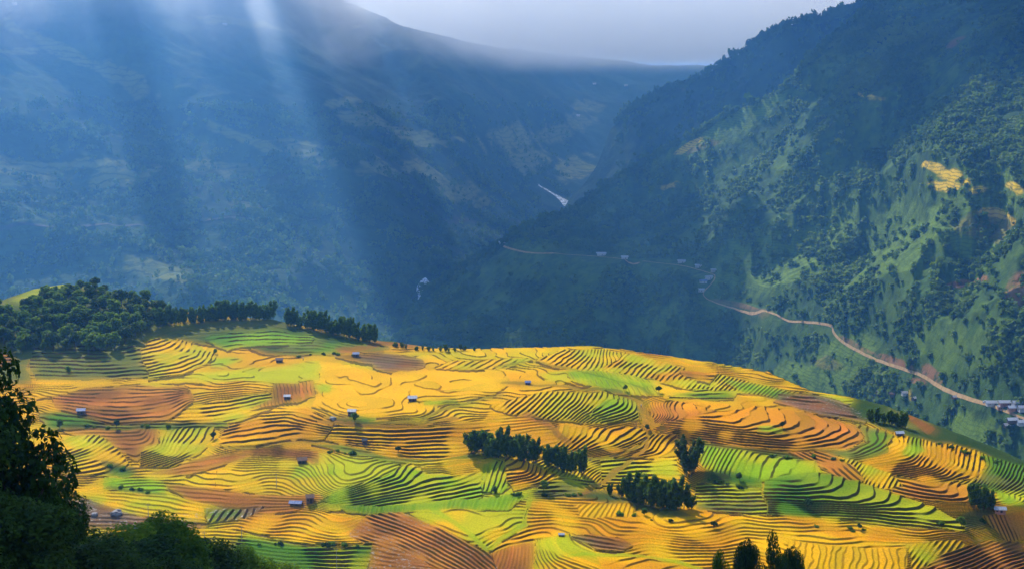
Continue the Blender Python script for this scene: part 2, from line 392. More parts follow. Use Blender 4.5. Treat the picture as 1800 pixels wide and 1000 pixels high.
field(GOLD, ORA, [(1060, 612), (1200, 630), (1420, 685), (1340, 674), (1200, 647), (1080, 628)], edge=.3)
field(YG, GOLD, [(950, 655), (1060, 640), (1200, 670), (1420, 692), (1340, 700), (1150, 695), (960, 668)])
field(GOLD, ORA, [(1110, 690), (1200, 694), (1300, 698), (1400, 708), (1475, 735), (1330, 718), (1230, 724), (1150, 704)], edge=.5)
field(YG, GOLD, [(700, 893), (800, 893), (935, 890), (930, 925), (860, 968), (760, 925)])
field(ORA, GOLD, [(430, 905), (530, 892), (620, 912), (672, 945), (640, 955), (500, 948), (415, 930)])
field(GOLD, YG, [(560, 636), (700, 655), (870, 640), (900, 672), (870, 695), (770, 712), (740, 728), (620, 732), (545, 715), (560, 680)], edge=.6, cv=(1100, 2000))
field(GOLD, ORA, [(860, 735), (905, 724), (960, 735), (990, 790), (960, 802), (860, 790)], [(0, (870, 800), (950, 795), (975, 785)), (5, (865, 765), (930, 752)), (8, (870, 740), (940, 735))], .6)
# crest terraces
field(YG, GOLD, [(945, 634), (985, 615), (1060, 612), (1100, 620), (1090, 647), (1060, 655), (1000, 648)], [(0, (1075, 652), (1082, 637), (1076, 622)), (4, (1020, 648), (1036, 630), (1042, 620)), (8, (955, 640), (975, 624), (992, 615))])
field(ORA, YG, [(1060, 645), (1098, 622), (1200, 646), (1330, 672), (1420, 690), (1400, 700), (1300, 692), (1200, 680), (1120, 665)], [(13, (1075, 655), (1108, 627)), (0, (1235, 690), (1270, 655)), (-15, (1395, 706), (1440, 682))])
field(LIME, YG, [(1000, 652), (1060, 650), (1120, 662), (1170, 692), (1090, 692), (1040, 678), (1000, 668)], [(0, (1040, 655), (1062, 690)), (7, (1150, 665), (1168, 692))], .6)
field(GRN, YG, [(1170, 702), (1215, 682), (1300, 690), (1290, 703)], [(0, (1170, 704), (1290, 706)), (4, (1180, 688), (1280, 688))])
field(LIME, GRN, [(1270, 668), (1340, 674), (1420, 692), (1380, 698), (1310, 690)], edge=.5)
field(BRN, ORA, [(1190, 648), (1260, 655), (1245, 672), (1205, 665)], [(0, (1190, 668), (1250, 672)), (4, (1195, 650), (1260, 656))])
field(GOLD, YG, [(760, 646), (800, 633), (900, 628), (940, 634), (905, 642), (810, 650)], [(0, (900, 644), (925, 630)), (9, (770, 648), (800, 634))], .8)
# orange tongue with hooked steps
field(BOR, ORA, [(1145, 705), (1215, 706), (1290, 730), (1200, 745), (1150, 742)], [(9, (1150, 713), (1158, 726), (1152, 736)), (6, (1164, 715), (1170, 728), (1160, 740)), (3, (1180, 722), (1182, 734), (1167, 742)), (0, (1225, 722), (1215, 738), (1180, 746))])
field(ORA, BOR, [(1150, 752), (1180, 740), (1240, 724), (1330, 716), (1420, 726), (1500, 744), (1522, 768), (1490, 788), (1400, 794), (1300, 786), (1230, 775), (1165, 762)],
      [(0, (1170, 764), (1230, 774), (1300, 785), (1400, 792), (1480, 787), (1517, 770), (1514, 752), (1482, 738)), (2, (1160, 757), (1300, 776), (1400, 783), (1470, 773), (1495, 758), (1480, 742)), (4, (1158, 752), (1290, 767), (1380, 775), (1440, 765), (1465, 750), (1450, 736)), (6, (1160, 747), (1280, 758), (1350, 765), (1400, 758), (1422, 745), (1412, 730)), (8, (1180, 741), (1250, 748), (1310, 754), (1352, 749), (1378, 738), (1370, 726)), (10, (1195, 735), (1240, 738), (1290, 743), (1322, 734), (1325, 720))], cv=(1300, 1500))
field(GRN, LIME, [(1340, 742), (1385, 748), (1380, 758), (1335, 755)], edge=.5)
# banks right
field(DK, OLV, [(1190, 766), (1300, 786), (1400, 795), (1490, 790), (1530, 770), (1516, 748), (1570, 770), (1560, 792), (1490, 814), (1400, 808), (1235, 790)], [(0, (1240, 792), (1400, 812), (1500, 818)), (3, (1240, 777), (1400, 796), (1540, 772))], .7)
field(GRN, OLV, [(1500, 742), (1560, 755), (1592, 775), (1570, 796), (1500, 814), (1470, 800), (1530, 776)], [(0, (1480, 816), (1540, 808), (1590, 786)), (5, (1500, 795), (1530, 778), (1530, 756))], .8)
field(OLV, YG, [(1420, 688), (1500, 702), (1560, 716), (1600, 732), (1560, 742), (1480, 720)], edge=0)
field(BRN, MUD, [(1370, 690), (1430, 690), (1530, 727), (1520, 740), (1430, 727), (1355, 706)], [(0, (1430, 730), (1525, 745)), (2, (1380, 708), (1440, 715), (1520, 730)), (4, (1385, 697), (1440, 702), (1500, 718))], wet=.6)
# right-hand amphitheatre
field(GOLD, ORA, [(1500, 812), (1560, 797), (1572, 768), (1600, 762), (1650, 774), (1722, 795), (1728, 818), (1704, 843), (1640, 849), (1560, 829)],
      [(12, (1574, 762), (1581, 779), (1553, 795), (1511, 803)), (10.6, (1600, 765), (1592, 792), (1568, 801), (1521, 809)), (9, (1616, 770), (1612, 800), (1600, 808), (1537, 817)), (7, (1634, 774), (1631, 802), (1615, 820), (1573, 825)), (5, (1660, 780), (1657, 805), (1644, 823), (1610, 832)), (2.5, (1690, 788), (1686, 815), (1662, 836), (1630, 841)), (0, (1722, 795), (1721, 823), (1706, 841), (1670, 850))])
field(GRN, LIME, [(1600, 764), (1618, 768), (1618, 790), (1600, 806), (1585, 800), (1594, 785)], [(10.6, (1600, 765), (1592, 792), (1568, 801), (1521, 809)), (9, (1616, 770), (1612, 800), (1600, 808), (1537, 817))], edge=0)
field(GRN, OLV, [(1722, 796), (1800, 814), (1900, 850), (1830, 880), (1760, 868), (1705, 850), (1729, 820)], [(7, (1727, 800), (1731, 820), (1712, 845)), (0, (1805, 825), (1795, 848), (1765, 868)), (-7, (1900, 850), (1870, 880))])
field(LIME, YG, [(1755, 862), (1830, 860), (1900, 890), (1800, 896), (1762, 888)], edge=.5)
field(BOR, ORA, [(1555, 832), (1640, 848), (1702, 850), (1718, 866), (1702, 883), (1620, 881), (1565, 864)], [(0, (1565, 866), (1620, 878), (1700, 883), (1717, 872)), (2, (1570, 857), (1620, 869), (1672, 874), (1692, 868), (1690, 857)), (4, (1570, 848), (1620, 859), (1652, 863), (1664, 853)), (6, (1570, 838), (1610, 847), (1640, 850))])
field(GOLD, YG, [(1440, 798), (1500, 808), (1560, 828), (1580, 852), (1540, 860), (1500, 842)], [(6, (1500, 838), (1512, 820)), (3, (1530, 850), (1545, 830)), (0, (1568, 860), (1580, 838))])
field(BOR, ORA, [(1385, 794), (1450, 797), (1500, 818), (1522, 848), (1480, 846), (1430, 815)], [(0, (1395, 798), (1450, 824), (1485, 850)), (6, (1430, 795), (1480, 812), (1520, 846))])
field(YG, LIME, [(1235, 782), (1300, 790), (1350, 802), (1430, 812), (1445, 835), (1420, 848), (1350, 842), (1290, 838), (1235, 820)], [(9, (1232, 815), (1248, 786)), (5, (1275, 826), (1290, 795)), (2, (1330, 838), (1342, 808)), (0, (1400, 845), (1425, 838), (1430, 820))], .8)
field(GRN, YG, [(1350, 842), (1380, 832), (1440, 830), (1490, 842), (1560, 862), (1640, 892), (1702, 926), (1690, 936), (1600, 926), (1500, 913), (1350, 907)],
      [(0, (1350, 905), (1506, 911), (1610, 923), (1690, 932)), (3, (1350, 895), (1480, 899), (1600, 906), (1668, 912), (1662, 900)), (6, (1350, 887), (1530, 892), (1597, 886), (1590, 874)), (8.5, (1350, 879), (1506, 884), (1547, 878), (1545, 864)), (11, (1350, 869), (1467, 866), (1495, 857), (1490, 844)), (14, (1352, 852), (1402, 854), (1440, 850), (1443, 834))], cv=(1400, 1680))
field(DK, OLV, [(1690, 905), (1745, 890), (1750, 922), (1700, 930)], edge=.5)
field(OLV, YG, [(1225, 848), (1345, 843), (1350, 905), (1225, 898)], [(0, (1225, 898), (1350, 902)), (9, (1225, 850), (1345, 845))])  # olive puts the tall tree's shade into the colour of these steps
field(DK, GRN, [(1240, 822), (1345, 838), (1345, 852), (1270, 848), (1235, 845)], edge=.4)
# steps round the brown path
field(GOLD, YG, [(1058, 806), (1150, 796), (1195, 805), (1205, 862), (1058, 862)], [(0, (1055, 864), (1205, 866)), (4, (1058, 838), (1205, 836)), (7, (1060, 816), (1150, 808), (1200, 806))])
field(GOLD, ORA, [(1062, 803), (1105, 793), (1150, 762), (1188, 764), (1200, 800), (1150, 806)], [(0, (1140, 812), (1188, 802), (1202, 780)), (3, (1100, 806), (1150, 793), (1172, 768)), (6, (1075, 803), (1125, 790), (1150, 765))])
field(GOLD, YG, [(862, 716), (900, 700), (960, 689), (1060, 688), (1108, 697), (1126, 712), (1124, 738), (1070, 742), (1000, 740), (900, 727)],
      [(0, (1060, 740), (1105, 729), (1118, 712), (1112, 698)), (3, (1045, 731), (1080, 718), (1094, 705), (1090, 694)), (6, (1018, 732), (1043, 712), (1055, 697)), (10, (985, 728), (1010, 706), (1020, 692)), (14, (942, 728), (965, 706), (977, 691)), (18, (895, 724), (920, 704), (932, 693))], cv=(900, 1060))
field(LIME, YG, [(1040, 725), (1070, 700), (1112, 700), (1116, 722), (1062, 737)], [(0, (1060, 740), (1105, 729), (1118, 712), (1112, 698)), (3, (1045, 731), (1080, 718), (1094, 705), (1090, 694)), (6, (1018, 732), (1043, 712), (1055, 697))], edge=0)
field(GOLD, ORA, [(978, 748), (1130, 752), (1142, 766), (1106, 789), (1050, 801), (1000, 805), (972, 785)], [(0, (1020, 804), (1100, 789), (1140, 770)), (2, (1030, 797), (1085, 785), (1112, 774)), (5, (1018, 793), (1058, 773), (1070, 760)), (8, (998, 788), (1028, 766), (1035, 753)), (11, (976, 782), (993, 765), (998, 750))])
# central stripes
field(ORA, GOLD, [(560, 744), (740, 748), (800, 745), (862, 742), (864, 790), (800, 804), (740, 806), (660, 796), (600, 777), (560, 768)], [(0, (600, 790), (660, 800), (740, 809), (800, 806), (864, 794)), (4.5, (560, 772), (620, 776), (700, 781), (830, 777)), (9, (560, 748), (700, 750), (862, 744))])
field(ORA, GOLD, [(384, 784), (392, 755), (418, 728), (470, 714), (540, 717), (582, 738), (566, 769), (520, 773), (450, 785)], [(8, (420, 726), (470, 715), (535, 718), (578, 735)), (6, (402, 744), (450, 730), (510, 727), (572, 744)), (4, (392, 757), (440, 745), (500, 739), (568, 752)), (2, (388, 770), (450, 760), (520, 752), (565, 760)), (0, (386, 785), (450, 784), (520, 771), (566, 768))])
field(YG, GOLD, [(292, 742), (320, 712), (400, 705), (470, 690), (505, 700), (480, 718), (420, 737), (350, 747)], [(0, (295, 744), (360, 746), (430, 733), (490, 716)), (4, (315, 716), (400, 710), (450, 699), (500, 694))])
field(BRN, BOR, [(92, 697), (150, 680), (330, 680), (348, 700), (298, 738), (200, 742), (108, 724)], [(0, (100, 726), (200, 743), (295, 738), (342, 708)), (3.8, (130, 706), (210, 712), (270, 708), (325, 695)), (7, (140, 686), (200, 684), (300, 683), (330, 686))], .8)
field(GRN, DK, [(70, 726), (108, 724), (200, 743), (295, 741), (400, 740), (400, 752), (300, 755), (150, 752), (80, 755)], [(0, (80, 756), (300, 756)), (3, (80, 735), (200, 745), (300, 744))], .8)
field(BRN, BOR, [(110, 757), (165, 752), (275, 754), (277, 778), (240, 803), (188, 786)], [(0, (185, 790), (240, 802), (276, 780), (278, 758)), (8, (190, 762), (230, 762), (250, 758))], .7)
field(GOLD, YG, [(112, 768), (180, 765), (215, 798), (228, 815), (200, 834), (122, 836)], [(0, (125, 838), (190, 828), (220, 808)), (3, (118, 815), (165, 802), (190, 786)), (6, (112, 796), (150, 781), (165, 768))])
field(GOLD, YG, [(242, 814), (250, 785), (276, 778), (280, 756), (375, 748), (388, 765), (352, 800), (300, 819)], [(7, (250, 795), (275, 782), (284, 758)), (3, (250, 813), (300, 799), (324, 764)), (0, (280, 820), (348, 795), (374, 768), (378, 752))])
field(DK, GRN, [(180, 808), (228, 815), (245, 824), (225, 836), (180, 830)], edge=.3); field(BOR, BRN, [(255, 832), (310, 818), (400, 795), (440, 800), (330, 836)], [(0, (260, 836), (420, 815)), (4, (300, 815), (420, 795))], .5)
field(LIME, LIME, [(178, 836), (230, 838), (285, 844), (290, 866), (240, 862), (183, 856)], edge=0)
field(BRN, BOR, [(285, 850), (380, 856), (440, 868), (560, 868), (575, 882), (520, 898), (440, 905), (380, 908), (330, 885)], [(0, (330, 900), (440, 906), (540, 894)), (9, (300, 852), (400, 860), (560, 872))], .55, cv=(300, 600))
field(MUD, BRN, [(118, 868), (165, 880), (250, 905), (352, 902), (362, 930), (240, 928), (140, 924)], [(0, (140, 930), (340, 932)), (5, (120, 880), (180, 892), (330, 905))], .6, wet=.5)
field(YG, GOLD, [(130, 862), (240, 864), (300, 870), (390, 895), (360, 922), (240, 902), (160, 880)], [(0, (170, 884), (260, 902), (350, 912)), (2, (150, 865), (300, 880), (380, 898))], .6)
field(MUD, GRN, [(355, 897), (440, 895), (470, 888), (440, 912), (362, 922)], [(4, (370, 905), (378, 895)), (0, (450, 912), (460, 895))], wet=.8)
field(GOLD, YG, [(200, 928), (360, 930), (430, 935), (420, 960), (200, 965)], [(0, (200, 965), (420, 962)), (4, (220, 930), (420, 938))], .7)
field(BRN, BOR, [(550, 792), (470, 789), (400, 795), (490, 806), (560, 812)], edge=.4); field(GRN, OLV, [(545, 778), (600, 780), (660, 796), (740, 808), (860, 795), (870, 802), (740, 818), (620, 800)], [(0, (560, 800), (740, 816), (860, 803)), (3, (560, 785), (740, 806), (860, 794))], .6)
# lime knoll
field(YG, LIME, [(558, 886), (600, 862), (680, 830), (715, 810), (745, 828), (800, 834), (862, 826), (872, 850), (842, 872), (740, 886), (620, 890)],
      [(6, (575, 876), (640, 855), (693, 835), (708, 815)), (4.5, (565, 883), (645, 862), (710, 845), (735, 822)), (3, (590, 884), (684, 868), (750, 851), (810, 838)), (1.5, (650, 884), (750, 867), (838, 848), (858, 832)), (0, (690, 890), (790, 875), (852, 862), (868, 840))], .95)
field(GOLD, YG, [(700, 812), (780, 806), (870, 805), (862, 828), (800, 836), (745, 830)], edge=0, cv=(840, 640))
field(YG, LIME, [(845, 860), (850, 815), (900, 806), (912, 835), (882, 864)], [(0, (905, 845), (915, 815)), (2, (870, 858), (888, 812)), (4, (845, 858), (856, 815))])
field(LIME, GRN, [(600, 890), (740, 886), (842, 872), (900, 866), (930, 872), (900, 893), (760, 892), (650, 906), (610, 900)], [(0, (700, 892), (702, 880)), (14, (875, 888), (882, 868))], .45, cv=(1000, 500))
field(GOLD, ORA, [(886, 800), (922, 805), (992, 838), (950, 852), (905, 862), (890, 840)], [(0, (900, 864), (948, 853), (985, 838)), (2.5, (895, 848), (935, 840), (948, 820)), (5, (888, 830), (922, 826), (926, 808))])
field(YG, OLV, [(950, 855), (992, 838), (1050, 848), (1062, 862), (1000, 866), (945, 868)], [(0, (945, 870), (1060, 866)), (4, (990, 842), (1055, 848))])
field(DK, OLV, [(935, 866), (1000, 864), (1062, 864), (1200, 900), (1225, 905), (1180, 910), (1090, 890), (1010, 874), (945, 878)], edge=0)
# near fields
field(GOLD, ORA, [(1010, 886), (1110, 884), (1125, 910), (1020, 908)], [(0, (1110, 912), (1116, 890)), (6, (1015, 908), (1035, 886))], .55, edge=0)
field(GOLD, YG, [(938, 946), (1000, 938), (1040, 960), (1075, 1015), (940, 1015)], [(0, (941, 950), (946, 978), (962, 1008)), (3.4, (962, 955), (978, 980), (1035, 1002))], .8)
field(BRN, MUD, [(1035, 940), (1090, 945), (1114, 960), (1090, 968), (1050, 962), (1000, 943)], [(0, (1050, 965), (1105, 970)), (4, (1040, 942), (1110, 955))], .8)
field(BRN, BOR, [(640, 906), (700, 898), (770, 925), (860, 975), (885, 1015), (640, 1015), (652, 960), (612, 940)], [(0, (625, 945), (690, 965), (760, 1000), (800, 1018)), (7, (700, 900), (770, 928), (840, 968), (885, 1005))], .9, wet=.55, jit=.1)
field(BOR, BRN, [(640, 965), (700, 962), (740, 985), (800, 1015), (640, 1015)], [(0, (640, 1010), (740, 1015)), (5, (650, 965), (740, 985))], .5)
field(BOR, BRN, [(860, 972), (935, 950), (938, 1015), (880, 1015)], [(0, (880, 1010), (890, 970)), (7, (935, 1010), (936, 950))], .5)
field(YG, GRN, [(420, 945), (500, 952), (600, 962), (652, 952), (645, 1015), (470, 1015), (400, 975)], [(0, (420, 1000), (520, 1008), (640, 1015)), (6, (430, 948), (520, 958), (645, 955))])
field(GOLD, YG, [(1590, 956), (1690, 952), (1705, 975), (1600, 1002)], [(0, (1685, 985), (1705, 958)), (5, (1595, 990), (1620, 958))], .8, edge=0)
field(GOLD, DGOLD, [(1380, 950), (1590, 965), (1590, 1010), (1400, 1010)], [(0, (1590, 1005), (1588, 968)), (10, (1400, 1000), (1404, 955))], .5, edge=0, jit=.5)
field(BRN, BOR, [(1600, 1015), (1650, 978), (1740, 948), (1800, 952), (1840, 1015)], [(0, (1700, 1018), (1760, 990), (1830, 965)), (6, (1610, 1000), (1690, 970), (1750, 948))])
field(BOR, ORA, [(1732, 906), (1830, 902), (1840, 945), (1770, 950)], [(0, (1745, 908), (1765, 950)), (6, (1805, 903), (1815, 945))], .8)
# upper left
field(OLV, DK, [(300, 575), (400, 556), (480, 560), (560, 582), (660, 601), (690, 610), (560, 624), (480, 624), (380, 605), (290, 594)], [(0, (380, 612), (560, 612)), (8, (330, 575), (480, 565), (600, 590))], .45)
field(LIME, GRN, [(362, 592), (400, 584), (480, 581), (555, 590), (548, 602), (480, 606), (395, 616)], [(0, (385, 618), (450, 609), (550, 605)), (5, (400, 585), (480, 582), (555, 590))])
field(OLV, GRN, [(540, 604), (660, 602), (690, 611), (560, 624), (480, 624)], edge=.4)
field(LIME, YG, [(370, 626), (430, 628), (410, 642), (380, 642)], edge=.4); field(LIME, YG, [(350, 662), (420, 655), (430, 668), (370, 674)], edge=0); field(LIME, LIME, [(560, 675), (588, 674), (577, 690), (562, 690)], edge=0); field(LIME, YG, [(520, 818), (610, 812), (600, 836), (520, 838)], edge=0)
field(BRN, BOR, [(478, 673), (552, 667), (558, 690), (520, 708), (440, 717), (480, 700)], [(0, (480, 680), (484, 706)), (11, (552, 672), (556, 696))], .7)
field(BRN, MUD, [(585, 627), (670, 615), (745, 631), (742, 646), (690, 656), (650, 638)], [(0, (600, 640), (740, 650)), (8, (620, 620), (740, 632))], .6)
field(OLV, OLV, [(55, 603), (260, 602), (265, 664), (190, 668), (60, 664)], [(0, (60, 664), (190, 668), (262, 662)), (9, (70, 608), (180, 610), (262, 600))], edge=0)  # shade below the wood painted in as olive
field(YG, GOLD, [(252, 590), (290, 590), (345, 605), (374, 622), (372, 636), (322, 659), (258, 665), (248, 630)], [(0, (255, 666), (322, 657), (362, 640), (375, 622)), (3, (250, 652), (305, 641), (345, 626), (357, 610)), (6, (250, 636), (292, 628), (325, 613), (332, 600)), (10, (252, 612), (282, 604), (302, 594))])
field(LIME, GRN, [(600, 734), (660, 730), (665, 737), (600, 742)], edge=0); field(LIME, GRN, [(735, 706), (800, 702), (800, 709), (740, 713)], edge=0)
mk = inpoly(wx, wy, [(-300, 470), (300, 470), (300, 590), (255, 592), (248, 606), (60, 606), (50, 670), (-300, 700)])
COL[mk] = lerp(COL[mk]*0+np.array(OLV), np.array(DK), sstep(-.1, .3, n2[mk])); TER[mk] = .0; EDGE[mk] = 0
poly((.30, .30, .02), [(10, 530), (60, 508), (112, 502), (100, 525), (40, 535)], 0); poly(BOR, [(225, 535), (255, 535), (250, 550)], 0)
field(BRN, BOR, [(-50, 622), (10, 620), (32, 640), (-50, 652)], [(0, (-50, 650), (30, 642)), (4, (-50, 625), (20, 624))])
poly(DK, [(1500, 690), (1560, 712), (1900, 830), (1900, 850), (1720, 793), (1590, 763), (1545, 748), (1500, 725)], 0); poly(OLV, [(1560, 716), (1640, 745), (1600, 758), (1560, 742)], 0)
line(BRN, [(1595, 730), (1635, 755)], 7, 0)
line(LIME, [(760, 893), (800, 915), (850, 965)], 6, 0); line(LIME, [(935, 880), (932, 920), (890, 945), (855, 968)], 5, 0); line(LIME, [(1000, 972), (1100, 975), (1200, 990), (1240, 1002)], 4, 0)
line(BRN, [(1090, 690), (1128, 705), (1143, 760), (1135, 790), (1095, 815), (1060, 850), (1020, 868)], 5, 0); line(BRN, [(925, 728), (960, 745), (990, 778)], 7, .4)
line(BRN, [(560, 740), (640, 747), (745, 747), (770, 735), (800, 735)], 4, 0); line(BRN, [(600, 615), (680, 602), (740, 612)], 6, 0)
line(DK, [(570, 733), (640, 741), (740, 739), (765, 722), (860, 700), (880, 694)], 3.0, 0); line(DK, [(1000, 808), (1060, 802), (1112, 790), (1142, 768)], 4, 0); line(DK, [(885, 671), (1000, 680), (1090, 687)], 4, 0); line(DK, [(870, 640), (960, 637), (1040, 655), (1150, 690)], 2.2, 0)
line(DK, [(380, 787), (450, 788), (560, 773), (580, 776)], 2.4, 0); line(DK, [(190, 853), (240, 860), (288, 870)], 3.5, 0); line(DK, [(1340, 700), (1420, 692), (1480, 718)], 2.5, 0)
def blur(A, ky, kx):
    for ax, k in ((0, ky), (1, kx)):
        cs2 = np.cumsum(np.concatenate([np.repeat(A.take([0], ax), k+1, ax), A, np.repeat(A.take([-1], ax), k, ax)], ax), ax)
        n_ = A.shape[ax]; A = (cs2.take(range(2*k+1, 2*k+1+n_), ax)-cs2.take(range(0, n_), ax))/(2*k+1)
    return A
soft = blur(blur(COL, 7, 8), 5, 8)
COL = COL*.28+soft*.72
# every terrace has its own tint
kk = np.floor(PHI)
wob = vnoise(kk*3.71+FID*1.3, X/55, 78)*1.4+.5*vnoise(kk*7.31+X/90, Y/90, 77)
hv = np.clip(wob, -1, 1)
COL = COL*(1+.20*hv)[..., None]; COL[..., 1] *= (1-.12*hv)
COL = COL*(1+.10*n2)[..., None]
EDGE *= (TER > -1)
COL = np.clip(COL, .002, .85)
cal = sstep(-.25, .3, vnoise(X/15, Y/17, 93)+.6*vnoise(X/40, Y/40, 94)+.28)
TER *= .25+.75*cal
gy_, gx_ = np.gradient(PHI); ydr = np.gradient(Y, axis=0); xdc = np.gradient(X, axis=1)
gm_ = np.hypot(gy_/np.maximum(ydr, .05), gx_/np.maximum(np.abs(xdc), .05))
w = np.clip(gm_*.72*(1+.55*vnoise(X/8, Y/10, 95)), .06, .27)
f = PHI-kk
SAW = np.where(f < 1-w, .5-f/(1-w), -.5+(f-1+w)/w)
Z = E+.85*TER*SAW-.5*EDGE
RW = 1-w
# crop height relief
Z += .05*fbm(X/1.3, Y/1.3, 12, 2)
# rows behind the crest
nb = 26
bx, by, bz, = [X], [Y], [Z]
last = np.arange(1, nb+1)[:, None]
YB = Y[-1][None]+last**1.3*9.0; sl = .12+.4*np.clip(last/5., 0, 1)
dB = YB-Y[-1][None]
ZB = Z[-1][None]-np.cumsum(np.diff(np.vstack([Y[-1][None], YB]), axis=0)*sl, 0)+3*fbm(X[-1][None]/40, YB/40, 8)*np.clip(last/4, 0, 1)
XB = X[-1][None]*YB/Y[-1][None]
Xa = np.vstack([X, XB]); Ya = np.vstack([Y, YB]); Za = np.vstack([Z, ZB])
def padr(A, val=None): return np.vstack([A, np.repeat(A[-1:], nb, 0) if val is None else np.full((nb,)+A.shape[1:], val)])
COLa = padr(COL); TERa = padr(TER, 0); RWa = padr(RW); Ea = padr(PHI); EDa = padr(EDGE, 0); WETa = padr(WET, 0)
dkb = np.array(DK)
COLa[NR:] = dkb

t = NT('terrace_ground')
cA = t.attr('crop', 'Color'); eA = t.attr('level'); tA = t.attr('terraced'); wA = t.attr('wet')
fr = t.math('FRACT', eA)
obj = t.new('ShaderNodeTexCoord').outputs['Object']
fine = t.noise(1.6, 4, .65); mid = t.noise(.25, 4); rows = t.noise(1.0, 3, .6, None, (.5, 2.2, .2)); big = t.noise(.05, 3)
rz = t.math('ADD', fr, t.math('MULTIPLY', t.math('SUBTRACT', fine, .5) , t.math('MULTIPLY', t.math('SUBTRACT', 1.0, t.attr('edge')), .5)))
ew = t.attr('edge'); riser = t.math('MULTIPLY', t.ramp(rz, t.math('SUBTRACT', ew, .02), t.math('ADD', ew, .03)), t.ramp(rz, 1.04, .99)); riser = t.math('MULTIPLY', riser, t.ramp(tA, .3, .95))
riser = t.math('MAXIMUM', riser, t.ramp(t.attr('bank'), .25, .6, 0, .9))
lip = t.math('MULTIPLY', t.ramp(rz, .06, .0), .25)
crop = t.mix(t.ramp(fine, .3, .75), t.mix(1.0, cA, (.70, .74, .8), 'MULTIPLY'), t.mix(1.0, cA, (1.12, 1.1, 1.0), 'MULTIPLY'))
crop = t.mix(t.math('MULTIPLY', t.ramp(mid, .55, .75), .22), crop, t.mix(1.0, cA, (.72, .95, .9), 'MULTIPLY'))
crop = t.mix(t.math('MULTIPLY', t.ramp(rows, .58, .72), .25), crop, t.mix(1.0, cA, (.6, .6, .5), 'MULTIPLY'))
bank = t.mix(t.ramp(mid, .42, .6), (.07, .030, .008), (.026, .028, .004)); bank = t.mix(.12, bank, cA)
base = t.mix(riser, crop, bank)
wetm = t.math('MULTIPLY', wA, t.ramp(t.noise(.8, 3, .6), .58, .64)); wetm = t.math('MULTIPLY', wetm, t.math('SUBTRACT', 1.0, riser))
base = t.mix(wetm, base, (.14, .11, .09))
rough = t.math('SUBTRACT', .9, t.math('MULTIPLY', wetm, .72))
bp = t.new('ShaderNodeBump', {'Strength': .6, 'Distance': .35, 'Height': t.math('ADD', fine, t.math('MULTIPLY', rows, .6))})
b = t.new('ShaderNodeBsdfPrincipled', {'Base Color': base, 'Roughness': rough, 'Specular IOR Level': t.math('MULTIPLY_ADD', wetm, .5, .02), 'Normal': bp.outputs[0]})
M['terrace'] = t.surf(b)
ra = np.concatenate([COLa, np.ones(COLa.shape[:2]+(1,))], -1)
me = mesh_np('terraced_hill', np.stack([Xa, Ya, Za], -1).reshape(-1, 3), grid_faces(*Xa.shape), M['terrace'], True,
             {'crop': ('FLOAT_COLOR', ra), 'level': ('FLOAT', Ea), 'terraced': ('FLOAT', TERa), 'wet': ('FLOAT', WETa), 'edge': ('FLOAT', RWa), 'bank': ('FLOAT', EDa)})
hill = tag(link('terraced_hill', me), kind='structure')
sub = (slice(0, None, 3), slice(0, None, 3))
hv_ = np.stack([Xa[sub], Ya[sub], Za[sub]], -1); bvh_hill = BVHTree.FromPolygons(hv_.reshape(-1, 3).tolist(), grid_faces(*hv_.shape[:2]).tolist())

# ---- the wooded slope just below the viewpoint
gx = np.arange(-420, 421, 6.); gy = np.arange(-160, 500, 6.)
NX, NY = np.meshgrid(gx, gy)
NZ = np.interp(NY, [-160, -4, 0, 8, 450, 500], [215, 178.6, 178, CZ-8*.435, CZ-450*.435, -26])+3*fbm(NX/60, NY/60, 15, 4)
t = NT('slope_ground'); nz = t.noise(.3, 5)
M['slope'] = t.surf(t.new('ShaderNodeBsdfPrincipled', {'Base Color': t.mix(t.ramp(nz, .35, .65), (.03, .05, .012), (.08, .09, .02)), 'Roughness': .95}))
NZ = np.where((NY > 20) & (NY < 430), np.minimum(NZ, CZ-NY*.42), NZ)
me = mesh_np('near_slope', np.stack([NX, NY, NZ], -1).reshape(-1, 3), grid_faces(*NX.shape), M['slope'], True)
near = tag(link('near_slope', me), kind='structure')
def near_z(x, y): return float(bilin(gx, gy, NZ, np.array([x]), np.array([y]))[0])

